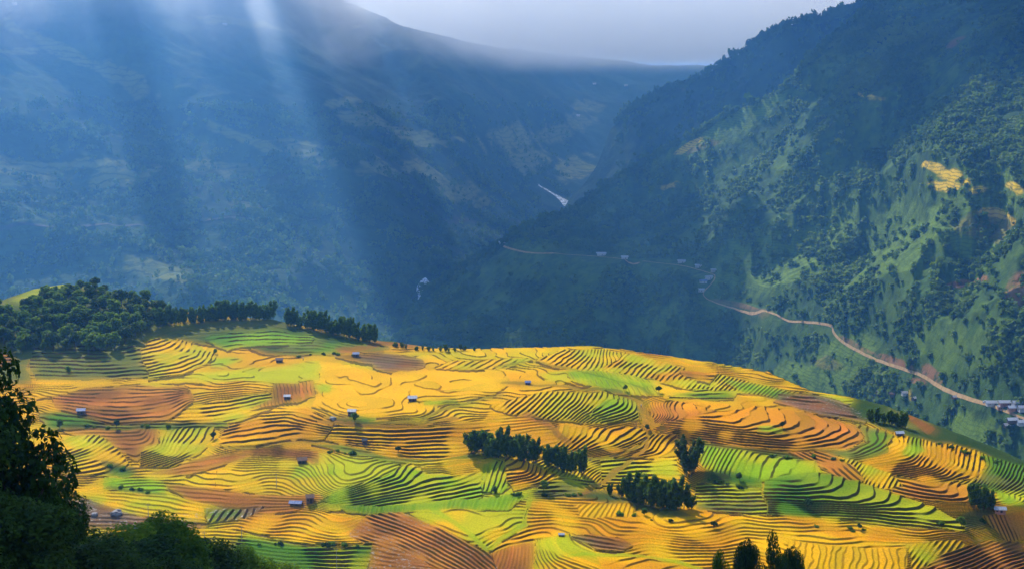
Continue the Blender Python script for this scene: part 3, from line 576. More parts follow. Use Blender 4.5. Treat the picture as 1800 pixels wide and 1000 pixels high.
# ================================================================== MOUNTAINS
def depth_sheet(name, ctrl, sil, bottom, x0, x1, dxp, nr, ridges, amp, seed, back=14, corridor=None):
    Pp, Vd = [], []
    for q in ctrl:
        if len(q) == 4: d = at_z(q[0], q[1], q[3])[1]
        else: d = q[2]
        Pp.append((q[0]/300, q[1]/150)); Vd.append(math.log(float(d)))
    fd = tps(Pp, np.array(Vd), .003)
    xs = np.arange(x0, x1+dxp, dxp)
    top = np.interp(xs, [a for a, b in sil], [b for a, b in sil]); bot = np.interp(xs, [a for a, b in bottom], [b for a, b in bottom])
    vv = np.linspace(0, 1, nr)[:, None]
    PXm = np.repeat(xs[None], nr, 0); PYm = bot[None]+(top-bot)[None]*vv
    cgx = np.arange(x0-20, x1+60, 20.); cgy = np.arange(min(top)-20, max(bot)+30, 10.)
    A, B = np.meshgrid(cgx, cgy)
    G = fd(np.c_[A.ravel()/300, B.ravel()/150]).reshape(A.shape)
    D = np.exp(bilin(cgx, cgy, G, PXm, PYm))
    quiet = 1.0 if corridor is None else sstep(5, 44, distline(PXm, PYm, corridor, 1.6))
    for a, wd, pl in ridges:
        jx = 10*fbm(PXm/50, PYm/40, seed+60, 3)
        d = distline(PXm+jx, PYm+jx*.6, smooth_line(pl, 5).tolist(), 1.0)
        D = D+a*np.exp(-.5*(d/(wd*1.15))**2)*np.clip(vv*8, 0, 1)*quiet
    for r in range(1, nr): D[r] = np.maximum(D[r], D[r-1]+1.2)
    dx, dy, dz = ray(PXm, PYm)
    X = D/dy*dx; Z = CZ+D/dy*dz
    w = np.clip((1-vv)*12+.35, 0, 1)*quiet
    rr = ridged(X/420+.4*fbm(X/300, D/300, seed+9), D/420, seed, 5, .42)
    Z = Z+amp*w*(rr-.9)+amp*.22*fbm(X/90, D/90, seed+5, 3, .5)*w
    last = np.arange(1, back+1)[:, None]
    YB = D[-1][None]+last**1.35*25; st = np.diff(np.vstack([D[-1][None], YB]), axis=0)
    ZB = Z[-1][None]-np.cumsum(st*(.1+.6*np.clip(last/6, 0, 1)), 0)+amp*.4*fbm(X[-1][None]/150, YB/150, seed+2)*np.clip(last/3, 0, 1)
    XB = X[-1][None]*YB/D[-1][None]
    fk = np.arange(10, 0, -1)[:, None]*24.0
    YF = D[:1]-fk; ZF = Z[:1]-fk*.62; XF = X[:1]*YF/D[:1]
    X, D, Z = np.vstack([XF, X]), np.vstack([YF, D]), np.vstack([ZF, Z])
    PXm = np.vstack([np.repeat(PXm[:1], 10, 0), PXm]); PYm = np.vstack([np.repeat(PYm[:1], 10, 0), PYm]); nr = nr+10
    return dict(X=np.vstack([X, XB]), Y=np.vstack([D, YB]), Z=np.vstack([Z, ZB]), PX=np.vstack([PXm, np.repeat(PXm[-1:], back, 0)]), PY=np.vstack([PYm, np.repeat(PYm[-1:], back, 0)]), nr=nr)
def blobs(S, spots):
    """land cover amount (0..1) from patches given where they lie"""
    m = np.zeros(S['PX'].shape); q = fbm(S['X']/70, S['Y']/70, 55, 3)
    for s in spots:
        x, y, rx, ry = s[:4]; a = s[4] if len(s) > 4 else 1; an = R(s[5]) if len(s) > 5 else 0
        u = (S['PX']-x); v_ = (S['PY']-y); uu = (u*math.cos(an)+v_*math.sin(an))/rx; v2 = (-u*math.sin(an)+v_*math.cos(an))/ry
        m = np.maximum(m, a*sstep(1.25, .75, np.hypot(uu, v2)+.55*q))
    return m
def mountain_mat(name, dark, mid_, light, yellow, red, tscale, line_h):
    t = NT(name)
    obj = t.new('ShaderNodeTexCoord').outputs['Object']
    g = t.attr('grass'); y = t.attr('crop'); r = t.attr('earth')
    n_a = t.noise(.012*tscale, 6, .6); n_b = t.noise(.05*tscale, 5, .65); n_c = t.noise(.0035*tscale, 4)
    base = t.mix(t.ramp(n_b, .38, .64), dark, mid_)
    base = t.mix(t.math('MULTIPLY', t.ramp(n_a, .48, .66), .45), base, light)
    base = t.mix(t.math('MULTIPLY', g, t.ramp(n_b, .25, .6)), base, light)
    z = t.new('ShaderNodeSeparateXYZ', {0: obj}).outputs[2]
    zz = t.math('ADD', z, t.math('MULTIPLY', n_a, line_h*5))
    fr = t.math('FRACT', t.math('DIVIDE', zz, line_h)); ln = t.ramp(fr, .62, .85)
    ym = t.math('MULTIPLY', y, t.ramp(n_b, .25, .5))
    yc = t.mix(t.math('MULTIPLY', ln, .4), yellow, mid_)
    base = t.mix(ym, base, yc)
    base = t.mix(t.math('MULTIPLY', t.math('MULTIPLY', g, ln), .45), base, dark)
    base = t.mix(t.math('MULTIPLY', r, t.ramp(n_b, .3, .55)), base, red)
    bp = t.new('ShaderNodeBump', {'Strength': .55, 'Distance': 6.0/tscale, 'Height': t.math('ADD', n_b, n_a)})
    return t.surf(t.new('ShaderNodeBsdfPrincipled', {'Base Color': base, 'Roughness': .95, 'Specular IOR Level': .1, 'Normal': bp.outputs[0]}))
def build_sheet(name, S, mat, grass, crop, earth):
    me = mesh_np(name, np.stack([S['X'], S['Y'], S['Z']], -1).reshape(-1, 3), grid_faces(*S['X'].shape), mat, True,
                 {'grass': ('FLOAT', grass), 'crop': ('FLOAT', crop), 'earth': ('FLOAT', earth)})
    o = tag(link(name, me), kind='structure')
    sb = (slice(0, None, 2), slice(0, None, 2)); V_ = np.stack([S['X'][sb], S['Y'][sb], S['Z'][sb]], -1)
    S['bvh'] = BVHTree.FromPolygons(V_.reshape(-1, 3).tolist(), grid_faces(*V_.shape[:2]).tolist())
    return o
def hit(bvh, px, py):
    dx, dy, dz = ray(px, py); d = Vector((float(dx), float(dy), float(dz))).normalized()
    return bvh.ray_cast(Vector((0, 0, CZ)), d, 20000)

# -- far mountain (left and head of the valley)
ctrlL = [(-400, 640, 2350), (-400, 400, 2900), (-400, 100, 3600), (-400, -220, 4300), (0, 560, 2750), (0, 520, 2900), (0, 380, 3200), (0, 290, 3450), (0, 100, 3950), (0, -180, 4700),
         (300, 560, 2750), (300, 400, 3250), (300, 250, 3750), (300, 100, 4250), (300, -130, 5000), (600, 610, 2600), (600, 500, 2980), (600, 350, 3550), (600, 200, 4250), (600, 50, 5000), (600, -40, 5500),
         (740, 530, 3080), (750, 620, 2600), (860, 430, 3800), (800, 300, 4150), (800, 150, 5000), (800, 30, 5900), (960, 340, 4750), (1010, 372, 4450), (900, 260, 5000), (1000, 200, 5600), (1000, 60, 6800),
         (1200, 160, 6300), (1200, 95, 7300), (1500, 100, 7400), (2200, 100, 7500), (1400, 400, 5000), (2000, 700, 3600), (1000, 620, 2900), (1400, 700, 3200)]
silL = [(-400, -220), (0, -180), (300, -120), (480, -50), (600, 0), (700, 42), (800, 70), (900, 86), (1000, 98), (1150, 112), (1300, 118), (1500, 118), (2200, 118)]
ridL = [(-160, 45, [(150, -60), (330, 120), (520, 240), (640, 300), (760, 420), (800, 470)]), (170, 40, [(560, -20), (660, 140), (780, 270), (900, 340), (980, 400)]), (-190, 38, [(700, 20), (800, 140), (880, 230), (960, 330)]),
        (-110, 35, [(-100, 150), (120, 230), (300, 300), (480, 400), (620, 500)]), (110, 35, [(60, 60), (240, 220), (430, 330), (560, 430), (700, 540)]), (-80, 28, [(0, 380), (180, 430), (330, 500), (450, 560)]),
        (-150, 30, [(880, 60), (950, 160), (1020, 230), (1060, 300)]), (120, 25, [(1000, 90), (1020, 180), (1040, 260)]), (-120, 22, [(560, 160), (700, 215), (800, 250)]), (-90, 18, [(600, 290), (760, 320), (850, 345)])]
L = depth_sheet('far_mountain', ctrlL, silL, [(-400, 660), (2200, 740)], -400, 1900, 3.2, 330, ridL, 17, 3)
gL = blobs(L, [(80, 420, 240, 90, .9), (230, 500, 160, 40, 1), (60, 330, 160, 40, .6), (340, 520, 160, 25, .9), (600, 560, 250, 60, .5), (560, 450, 120, 50, .25), (100, 120, 160, 40, .4), (260, 270, 160, 25, .5)])
cL = blobs(L, [(120, 95, 120, 10, .7, 25), (20, 88, 40, 6, .7), (430, 45, 80, 7, .8, 8), (220, 140, 70, 16, .6, 28), (140, 285, 140, 8, .7), (60, 300, 90, 12, .7), (220, 305, 60, 12, .8), (360, 295, 100, 12, .5), (440, 248, 90, 8, .7, 20), (540, 275, 60, 18, .7, 15),
               (600, 182, 30, 8, .8), (640, 210, 50, 14, .8, 15), (720, 235, 70, 10, .9, 15), (760, 250, 50, 6, .9), (660, 295, 30, 12, .8), (745, 295, 45, 10, .8, 15), (800, 330, 40, 14, .8, 20), (845, 355, 20, 8, .8), (900, 245, 45, 22, .8), (930, 280, 40, 25, .75), (1010, 290, 32, 25, .9), (1030, 190, 25, 10, .6), (1060, 100, 40, 15, .5), (975, 230, 40, 14, .6),
               (270, 470, 60, 20, .4, 15), (290, 490, 50, 8, .6, 20), (430, 360, 30, 8, .5), (1020, 215, 30, 12, .5)])
eL = blobs(L, [(170, 183, 50, 8, .5), (500, 320, 30, 14, .35), (790, 380, 40, 5, .5), (565, 195, 6, 10, .6)])
matL = mountain_mat('far_mountain_ground', (.022, .045, .020), (.032, .068, .025), (.06, .11, .028), (.24, .24, .04), (.11, .06, .035), .55, 16)
build_sheet('far_mountain', L, matL, gL, cL, eL)

# -- second ridge on the right
ctrl2 = [(1540, 0, 3900), (1400, 45, 3900), (1290, 100, 4000), (1200, 150, 4100), (1100, 195, 4250), (1050, 260, 4250), (1010, 345, 4200), (980, 400, 4100), (1300, 250, 3650), (1300, 400, 3300), (1500, 200, 3500), (1900, -20, 3700), (2200, -60, 3700), (2200, 400, 3000), (1100, 420, 3600)]
sil2 = [(960, 420), (1000, 352), (1030, 320), (1050, 290), (1060, 262), (1075, 225), (1100, 198), (1130, 180), (1200, 150), (1240, 128), (1290, 98), (1340, 70), (1400, 44), (1460, 28), (1500, 16), (1545, 3), (1700, -20), (2200, -60)]
rid2 = [(-80, 22, [(1400, 60), (1300, 160), (1200, 240), (1120, 320), (1060, 370)]), (70, 18, [(1300, 120), (1220, 200), (1150, 260), (1060, 330)]), (70, 18, [(1440, 60), (1380, 130), (1260, 240)])]
S2 = depth_sheet('right_ridge', ctrl2, sil2, [(960, 430), (1200, 440), (2200, 440)], 960, 2100, 3, 170, rid2, 20, 23)
z0_ = np.zeros(S2['PX'].shape)
build_sheet('right_ridge', S2, mountain_mat('right_ridge_ground', (.020, .04, .022), (.035, .07, .03), (.06, .11, .035), (.3, .28, .05), (.2, .08, .05), .6, 14), z0_+.15, blobs(S2, [(1170, 150, 30, 8, .4)]), z0_)

# -- right mountain
road_px = [(880, 432), (905, 441), (940, 447), (1000, 449), (1060, 452), (1120, 461), (1195, 466), (1222, 474), (1246, 480), (1258, 487), (1250, 500), (1236, 514), (1243, 526), (1300, 541), (1345, 553), (1400, 564), (1455, 571), (1463, 576), (1466, 588), (1490, 608), (1540, 632), (1590, 650), (1625, 662), (1655, 682), (1700, 702), (1760, 722), (1800, 738), (1900, 775)]
road_s = smooth_line(road_px, 6)
ctrlR = [(a, b_, None, -215) for a, b_ in road_s[::3].tolist()]+[(900, 620, None, -352), (760, 545, None, -345), (745, 515, None, -340), (820, 570, None, -345), (1100, 620, None, -345), (1300, 640, None, -330), (1450, 680, None, -305), (1560, 705, None, -285), (1650, 740, None, -275), (1750, 790, None, -262), (1900, 850, None, -262), (2150, 900, None, -250), (1500, 800, None, -330), (1200, 720, None, -360), (600, 700, None, -350),
         (1010, 372, 3150), (1180, 255, 2980), (1290, 195, 2900), (1390, 150, 2830), (1440, 70, 2930), (1530, 10, 2980), (1700, -60, 2950), (2150, -150, 2700), (1800, 0, 2620), (1650, 300, 2130), (1650, 150, 2480), (1800, 300, 1980), (1800, 500, 1720), (1650, 500, 1890), (1500, 300, 2480), (1500, 450, 2230), (1350, 350, 2660), (1300, 450, 2480), (1200, 350, 2870), (1100, 400, 2950), (2100, 400, 1700), (2100, 700, 1450)]
silR = [(560, 640), (700, 600), (735, 535), (745, 508), (800, 476), (850, 448), (880, 431), (905, 414), (940, 400), (1010, 371), (1050, 340), (1100, 308), (1180, 256), (1230, 232), (1290, 195), (1340, 175), (1388, 150), (1410, 118), (1440, 85), (1470, 62), (1500, 40), (1530, 10), (1560, -4), (1700, -60), (2150, -150)]
botR = [(560, 720), (900, 720), (1300, 740), (1500, 800), (1800, 900), (2150, 980)]
ridR = [(-75, 26, [(1242, 515), (1270, 465), (1330, 420), (1420, 365), (1520, 325)]), (85, 20, [(1440, 566), (1450, 540), (1500, 470), (1560, 420), (1640, 360)]), (-75, 24, [(1466, 580), (1530, 520), (1600, 460), (1640, 400), (1620, 320)]), (55, 14, [(1330, 480), (1400, 430), (1500, 370)]),
        (-60, 20, [(1620, 660), (1680, 600), (1740, 540), (1790, 450)]), (70, 18, [(1590, 640), (1640, 580), (1700, 500), (1760, 400)]), (-60, 22, [(1388, 150), (1320, 210), (1240, 270), (1130, 340), (1010, 400)]), (60, 16, [(1440, 160), (1380, 230), (1280, 300), (1150, 380)]),
        (-55, 18, [(1560, 160), (1480, 240), (1400, 300), (1300, 360)]), (60, 18, [(1640, 170), (1560, 250), (1500, 300)]), (-60, 20, [(1760, 60), (1700, 160), (1640, 240)]), (-50, 16, [(1700, 270), (1660, 300), (1600, 320)]), (-60, 20, [(880, 440), (960, 500), (1060, 570)]), (45, 16, [(1240, 530), (1180, 570), (1120, 615)]), (-40, 14, [(1340, 556), (1260, 600), (1200, 640)]),
        (-45, 14, [(1466, 590), (1400, 630), (1360, 660)])]
Rm = depth_sheet('right_mountain', ctrlR, silR, botR, 560, 2150, 2.0, 460, ridR, 11, 43, corridor=road_s[::3].tolist())
# bench cut for the road
rz = at_z(road_s[:, 0], road_s[:, 1], -215)
gR = blobs(Rm, [(1290, 210, 120, 30, 1, -32), (1340, 185, 50, 20, 1, -30), (1400, 430, 190, 45, .8, -25), (1560, 430, 130, 60, .6, -20), (1330, 460, 70, 40, .6), (1480, 630, 90, 40, 1, -15), (1430, 660, 70, 30, 1), (1600, 100, 60, 14, .5, 20), (1500, 110, 80, 20, .5), (1720, 330, 80, 50, .7), (1720, 420, 60, 40, .8), (1200, 560, 120, 20, .5, -20), (1000, 480, 250, 80, .25), (1150, 560, 50, 25, .8, -30), (1240, 600, 60, 30, .6), (1700, 600, 100, 50, .4), (1720, 760, 50, 30, .8), (1420, 330, 60, 20, .4, -30)])
cR = blobs(Rm, [(1650, 298, 32, 6, 1, 8), (1672, 306, 20, 11, 1), (1660, 325, 30, 9, 1), (1700, 322, 10, 10, 1), (1715, 337, 22, 7, 1, -10), (1785, 328, 16, 8, .9), (1518, 162, 28, 2.5, 1), (1755, 378, 26, 7, .8, 8), (1210, 255, 25, 5, .9, -25), (1640, 292, 24, 4, 1), (1600, 700, 4, 10, .5), (1540, 165, 20, 5, .5), (1170, 330, 20, 6, .5, -15)])
eR = blobs(Rm, [(1680, 75, 22, 5, .6, -30), (1700, 500, 40, 6, .9, -8), (1790, 500, 20, 25, .7), (1740, 400, 60, 22, .3), (1340, 545, 20, 12, .3), (1560, 630, 50, 7, .8, 22), (1640, 660, 20, 10, .8, 35), (1500, 605, 25, 6, .7, 30), (1610, 672, 16, 8, .7), (1300, 535, 50, 5, .5, 10), (1240, 258, 30, 5, .4, -20), (1440, 640, 30, 10, .3)])
matR = mountain_mat('right_mountain_ground', (.022, .05, .008), (.05, .10, .010), (.13, .20, .012), (.78, .48, .01), (.30, .12, .05), 1.3, 5)
build_sheet('right_mountain', Rm, matR, gR, cR, eR)

vx, vy = np.meshgrid(np.arange(-4000, 5001, 50.), np.arange(500, 8500, 50.))
vz = -432+8*fbm(vx/300, vy/300, 66, 3)-120*sstep(1000, 600, vy)
me = mesh_np('valley_floor', np.stack([vx, vy, vz], -1).reshape(-1, 3), grid_faces(*vx.shape), M['slope'], True)
tag(link('valley_floor', me), kind='structure')
# ---------------- ribbons laid on the ground
def ribbon(name, bvh, line_px, widths, lift, mat, level=None):
    if level is not None:
        q = smooth_line(line_px, 8); a_, b2, c2 = at_z(q[:, 0], q[:, 1], level); pl = q
    pl = smooth_line(line_px, 8); W = np.interp(np.linspace(0, 1, len(pl)), np.linspace(0, 1, len(widths)), widths)
    pts = []
    for (a, b_), w_ in zip(pl, W):
        h = hit(bvh, a, b_)
        if h[0] is not None: pts.append((h[0], w_))
    # smooth heights so the ribbon runs evenly
    P_ = np.array([p for p, w_ in pts]); W = np.array([w_ for p, w_ in pts])
    if level is not None: P_ = np.stack([a_, b2, c2], 1); W = np.interp(np.linspace(0, 1, len(P_)), np.linspace(0, 1, len(widths)), widths)
    for _ in range(14): P_[1:-1] = (P_[:-2]+2*P_[1:-1]+P_[2:])/4
    tng = np.gradient(P_[:, :2], axis=0); tng /= np.linalg.norm(tng, axis=1)[:, None]+1e-9
    nrm = np.c_[-tng[:, 1], tng[:, 0]]
    V_ = []
    for j, s in enumerate((-1, -.5, 0, .5, 1)):
        q = P_.copy(); q[:, :2] += nrm*(W*.5*s)[:, None]; V_.append(q)
    for col_ in V_:
        for r_ in col_:
            g = bvh.ray_cast(Vector((r_[0], r_[1], 900)), Vector((0, 0, -1)), 3000)
            if g[0] is not None: r_[2] = g[0].z+lift
    A_ = np.stack(V_, 1)
    me = mesh_np(name, A_.reshape(-1, 3), grid_faces(len(P_), 5), mat, True)
    return tag(link(name, me), kind='structure'), P_
t = NT('dirt_road'); nz = t.noise(.15, 4)
M['road'] = t.surf(t.new('ShaderNodeBsdfPrincipled', {'Base Color': t.mix(t.ramp(nz, .35, .65), (.48, .29, .10), (.33, .19, .07)), 'Roughness': .95}))
t = NT('white_water'); nz = t.noise(.12, 5, .7)
M['water'] = t.surf(t.new('ShaderNodeBsdfPrincipled', {'Base Color': t.mix(t.ramp(nz, .42, .56), (.16, .19, .18), (.85, .88, .9)), 'Roughness': .5}))
road, roadP = ribbon('mountain_road', Rm['bvh'], road_px[:11]+road_px[11:], [2.8, 2.6, 2.4, 1.9, 1.8, 1.7, 1.7, 1.6, 1.6, 1.6], 1.0, M['road'])
ribbon('river_rapids', L['bvh'], [(946, 327), (955, 332), (968, 340), (985, 350), (998, 361), (1012, 374)], [9, 12, 16, 22, 34, 40], 3, M['water'])
ribbon('valley_stream', L['bvh'], [(752, 495), (742, 507), (750, 520), (744, 530), (753, 541), (760, 552)], [18, 30, 34, 30, 34, 20], 4, M['water'])
ribbon('side_track', L['bvh'], [(0, 402), (120, 400), (260, 396), (400, 390), (560, 386)], [7, 7, 7, 7, 5], 1.5, simple('track_earth', (.03, .05, .03), (.05, .05, .04), .05))

# ---------------- foliage meshes
def leaves(centers, radii, n, size, flat=.6, seed=0, aspect=1.7):
    """leaf-clump quads spread through lumps; returns verts, faces"""
    g = np.random.default_rng(seed); ctr = np.asarray(centers, float); rad = np.asarray(radii, float)
    if rad.ndim == 1: rad = np.repeat(rad[:, None], 3, 1)*np.array([1, 1, .8])
    vol = rad.prod(1)**.67; idx = g.choice(len(ctr), n, p=vol/vol.sum())
    d = g.normal(size=(n, 3)); d /= np.linalg.norm(d, axis=1)[:, None]
    rr = g.random(n)**.28
    p = ctr[idx]+d*rad[idx]*rr[:, None]
    nrm = d*.7+g.normal(size=(n, 3))*.6+np.array([0, 0, flat]); nrm /= np.linalg.norm(nrm, axis=1)[:, None]
    a = np.cross(nrm, g.normal(size=(n, 3))); a /= np.linalg.norm(a, axis=1)[:, None]; b_ = np.cross(nrm, a)
    s = size*(.6+.8*g.random(n))[:, None]
    a = a*s*aspect*.5; b_ = b_*s*.5
    sag = nrm*s*.15
    V_ = np.stack([p-a, p-b_+sag, p+a, p+b_+sag], 1).reshape(-1, 3)
    return V_, np.arange(4*n).reshape(n, 4)
def leaf_mesh(name, centers, radii, n, size, mat, seed, **k):
    V_, Fc = leaves(centers, radii, n, size, seed=seed, **k); return mesh_np(name, V_, Fc, mat)
def tree_meshes(h, r, seed, n, size, mat, lumps=14):
    g = random.Random(seed); tb = MB(); th = h*.42
    tb.tube([(0, 0, -h*.08), (0, 0, 0), (g.uniform(-.3, .3), g.uniform(-.3, .3), th), (g.uniform(-.6, .6), g.uniform(-.6, .6), h*.8)], [h*.035, h*.028, h*.02, h*.006], 7)
    cs, rs = [], []
    for i in range(lumps):
        a = g.uniform(0, 2*math.pi); q = math.sqrt(g.random())*r*.72; z = h*(.40+.5*g.random()); q *= 1.15-abs(z/h-.6)*1.3
        cs.append((q*math.cos(a), q*math.sin(a), z)); rs.append(r*g.uniform(.28, .46))
        if i < 7: tb.tube([(0, 0, th*.7), (q*.5*math.cos(a), q*.5*math.sin(a), (th*.7+z)/2), cs[-1]], [h*.013, h*.009, h*.003], 5)
    cs.append((0, 0, h*.9)); rs.append(r*.35)
    return tb.mesh('trunk', M['bark']), leaf_mesh('crown', cs, rs, n, size, mat, seed)
def bamboo_meshes(h, r, seed, n, mat, nc=20):
    g = random.Random(seed); tb = MB(); cs, rs = [], []
    for i in range(nc):
        a = g.uniform(0, 2*math.pi); q = r*(.25+.95*math.sqrt(g.random())); hh = h*g.uniform(.55, 1.08)-q*.35
        bx_, by_ = q*.35*math.cos(a), q*.35*math.sin(a); tx, ty = q*math.cos(a), q*math.sin(a)
        pts = [(bx_+(tx-bx_)*u**1.6, by_+(ty-by_)*u**1.6, hh*(u-.2*u**4)) for u in (0, .25, .5, .75, .92, 1)]
        pts[0] = (pts[0][0], pts[0][1], -.5)
        tb.tube(pts, [.09, .085, .07, .05, .03, .015], 4)
        for u in (.3, .45, .6, .72, .82, .9, .97):
            k = u**1.6; cs.append((bx_+(tx-bx_)*k+g.uniform(-.3, .3), by_+(ty-by_)*k+g.uniform(-.3, .3), hh*(u-.2*u**4))); w_ = .4+.6*math.sin(math.pi*min(u, .82)); rs.append((w_, w_, 1.25))
    return tb.mesh('culms', M['culm']), leaf_mesh('foliage', cs, rs, int(n*.75), .5, mat, seed, aspect=2.6)
T1 = [tree_meshes(10.5, 4.6, s, 1500, .75, M[m]) for s, m in ((1, 'leaf'), (2, 'leaf_dark'), (3, 'leaf'), (4, 'leaf_dark'), (5, 'leaf'))]
B1 = [bamboo_meshes(hh_, rr_, s, 3400, M['bamboo'], nn_) for s, hh_, rr_, nn_ in ((11, 15, 3.6, 12), (12, 17, 3.0, 9), (13, 13, 4.0, 13), (14, 16, 2.8, 8), (15, 12, 3.4, 10))]
def shrub_mesh(seed, r, n, size, mat):
    g = random.Random(seed); cs = [(g.uniform(-r, r)*.6, g.uniform(-r, r)*.6, r*g.uniform(.3, .8)) for _ in range(7)]
    tb = MB()
    for q in cs[:5]: tb.tube([(0, 0, -.3), (q[0]*.6, q[1]*.6, q[2]*.6), q], [.06, .04, .02], 4)
    return tb.mesh('stems', M['bark']), leaf_mesh('foliage', cs, [r*.5]*7, n, size, mat, seed)
SH = [shrub_mesh(s, 1.6, 420, .4, M[m]) for s, m in ((21, 'leaf'), (22, 'leaf_dark'), (23, 'leaf'))]
def plant(kind, meshes, loc, s, label, cat, group, names=('trunk', 'crown'), rz=None, sz=None):
    root = empty(kind, loc, random.uniform(0, 6.28) if rz is None else rz)
    root.scale = (s, s, (sz or s)); tag(root, label, cat, group)
    for nm, me_ in zip(names, meshes): link(nm, me_, root)
    return root
def on_hill(px, py):
    h = hit(bvh_hill, px, py); return h[0]
# wooded knoll at the left
pts = []
polyk = [(-30, 540), (0, 545), (30, 560), (60, 540), (105, 512), (160, 505), (215, 520), (262, 535), (290, 560), (262, 585), (235, 600), (200, 618), (120, 622), (60, 618), (0, 618), (-30, 610)]
g = random.Random(5); tries = 0
while tries < 6000 and len(pts) < 165:
    tries += 1; a, b_ = g.uniform(-30, 290), g.uniform(500, 625)
    if not inpoly(np.array([a]), np.array([b_]), polyk)[0]: continue
    if any(((a-c_)/10.5)**2+((b_-d_)/7)**2 < 1 for c_, d_ in pts): continue
    pts.append((a, b_))
for a, b_ in pts:
    h = on_hill(a, b_)
    if h is None: continue
    s = g.uniform(.55, 1.0)*(1.0 if b_ > 530 else .75)
    plant('broadleaf_tree', g.choice(T1), (h.x, h.y, h.z-.3), s, 'bushy green tree in the dense wood covering the knoll', 'tree', 'trees of the wood on the knoll')
def bamboo_row(pl, n, jit, s0, s1, label, group, proto=B1, smax=None):
    q = densify(pl, 4); out = []
    for i in range(n):
        a, b_ = q[int(i*(len(q)-1)/max(1, n-1))]
        h = on_hill(a+g.uniform(-jit, jit), b_+g.uniform(-jit*.35, jit*.35))
        if h: out.append(plant('bamboo_clump', g.choice(proto), (h.x, h.y, h.z-.2), g.uniform(s0, s1), label, 'bamboo', group, ('culms', 'foliage')))
    return out
bamboo_row([(282, 573), (340, 567), (400, 562), (478, 562)], 34, 4, .62, 1.0, 'tall dark bamboo clump in the long hedge above the bright green terraces', 'bamboo hedge behind the green terraces')
bamboo_row([(508, 571), (560, 582), (610, 592), (660, 603)], 26, 4, .62, .98, 'dark bamboo clump in the shorter hedge stepping down the ridge', 'bamboo hedge stepping down the ridge')
bamboo_row([(690, 608), (740, 616), (790, 617), (830, 615)], 16, 4, .22, .36, 'low dark bush in the strip along the hill crest', 'bushes along the hill crest')
bamboo_row([(838, 797), (870, 802), (905, 806), (945, 812)], 15, 7, .7, 1.15, 'dark bamboo clump in the grove at the middle of the golden terraces', 'bamboo grove amid the golden terraces')
bamboo_row([(960, 818), (990, 828), (1020, 835)], 9, 6, .6, .95, 'bamboo clump where the middle grove runs down towards the brown path', 'lower end of the bamboo grove')
bamboo_row([(1072, 870), (1090, 874)], 2, 3, .35, .5, 'small bamboo clump left of the dark gully thicket', 'small bamboo by the gully')
bamboo_row([(1110, 880), (1140, 889), (1170, 894), (1205, 896)], 17, 7, .6, 1.15, 'dark bamboo clump in the thicket filling the shaded gully', 'bamboo thicket in the gully')
bamboo_row([(1725, 897), (1745, 890), (1712, 892)], 4, 3, .75, .95, 'very dark bamboo clump beside the orange terraces at the right', 'bamboo by the orange terraces')
bamboo_row([(1525, 735), (1550, 742), (1590, 752), (1570, 748)], 9, 5, .4, .6, 'dark bushy clump on the shaded bank above the white roofed hut', 'dark clumps on the shaded right bank')
# the single big dark tree
big = bamboo_meshes(21, 5.6, 31, 9000, M['leaf_dark'], 34)
h = on_hill(1212, 834); plant('tall_tree', (big[0], big[1]), (h.x, h.y, h.z-.3), 1.0, 'single tall dark tree standing over the terraces above the gully thicket', 'tree', None, rz=.5)
single = [(1158, 690, .35, 'small round dark tree at the right end of the lime green strip'), (1100, 687, .33, 'small round dark tree at the foot of the lime green strip'), (1137, 757, .32, 'round dark bush beside the brown path on the golden knoll'),
          (1375, 752, .3, 'low green bush alone in the orange striped terraces'), (624, 741, .42, 'green tree in front of the grey roofed field hut'), (700, 795, .3, 'grey green bush at the lower rim of the orange striped field'), (120, 656, .38, 'small pale green tree at the edge of the shaded terraces under the wood'),
          (205, 752, .42, 'dark tree right of the blue roofed hut above the brown field'), (105, 752, .42, 'dark tree left of the blue roofed hut above the brown field'), (375, 772, .35, 'green bush at the left tip of the orange terraces'), (378, 622, .3, 'light green bush at the tip of the sunlit curved terraces'), (955, 862, .45, 'dark green tree in the hollow left of the gully thicket'), (870, 868, .36, 'dark bush in the fold below the lime green terraces'),
          (1420, 893, .42, 'dark bush on the shaded green terrace steps'), (1300, 845, .38, 'dark bush on the dim terraces right of the tall tree'), (1690, 925, .4, 'dark bush at the tip of the green terrace tongue'), (1133, 905, .3, 'dark bush on the edge of the orange field below the thicket'), (1010, 962, .0, ''), (1255, 928, .3, 'low bush on the pale strip across the orange field'), (1510, 930, .26, 'leafy bush on the lime strip under the green terraces')]
for a, b_, s, lb in single:
    if s == 0: continue
    h = on_hill(a, b_)
    if h: plant('field_tree', g.choice(T1), (h.x, h.y, h.z-.2), s, lb, 'tree', None)
# bushes on the banks
bank_lines = [([(190, 818), (240, 832)], 6, 'dark bush on the bank above the lime green plot'), ([(110, 745), (180, 752), (300, 748)], 9, 'dark bush on the bank under the brown terraces'), ([(195, 855), (280, 870)], 7, 'dark bush in the row under the lime green plot'), ([(450, 955), (640, 962)], 12, 'dark bush on the bank under the orange dome field'),
              ([(1240, 840), (1330, 862)], 8, 'dark bush on the dim steps right of the gully thicket'), ([(560, 792), (660, 798)], 7, 'green bush on the bank under the orange striped field'), ([(1330, 800), (1480, 808)], 8, 'dark bush on the shaded bank under the orange tongue'), ([(905, 868), (1045, 872)], 8, 'dark bush in the hollow behind the near orange field'),
              ([(1080, 905), (1200, 918)], 7, 'dark bush along the edge of the near orange field'), ([(1420, 925), (1540, 935)], 6, 'green bush on the lime strip across the near field'), ([(1650, 920), (1730, 915)], 7, 'dark bush right of the green terrace tongue'), ([(470, 628), (640, 622)], 8, 'dark bush along the foot of the shaded green slope'), ([(380, 700), (500, 712)], 0, ''), ([(1640, 775), (1780, 822)], 12, 'dark bush along the rim of the right hand slope'), ([(850, 790), (870, 800)], 0, '')]
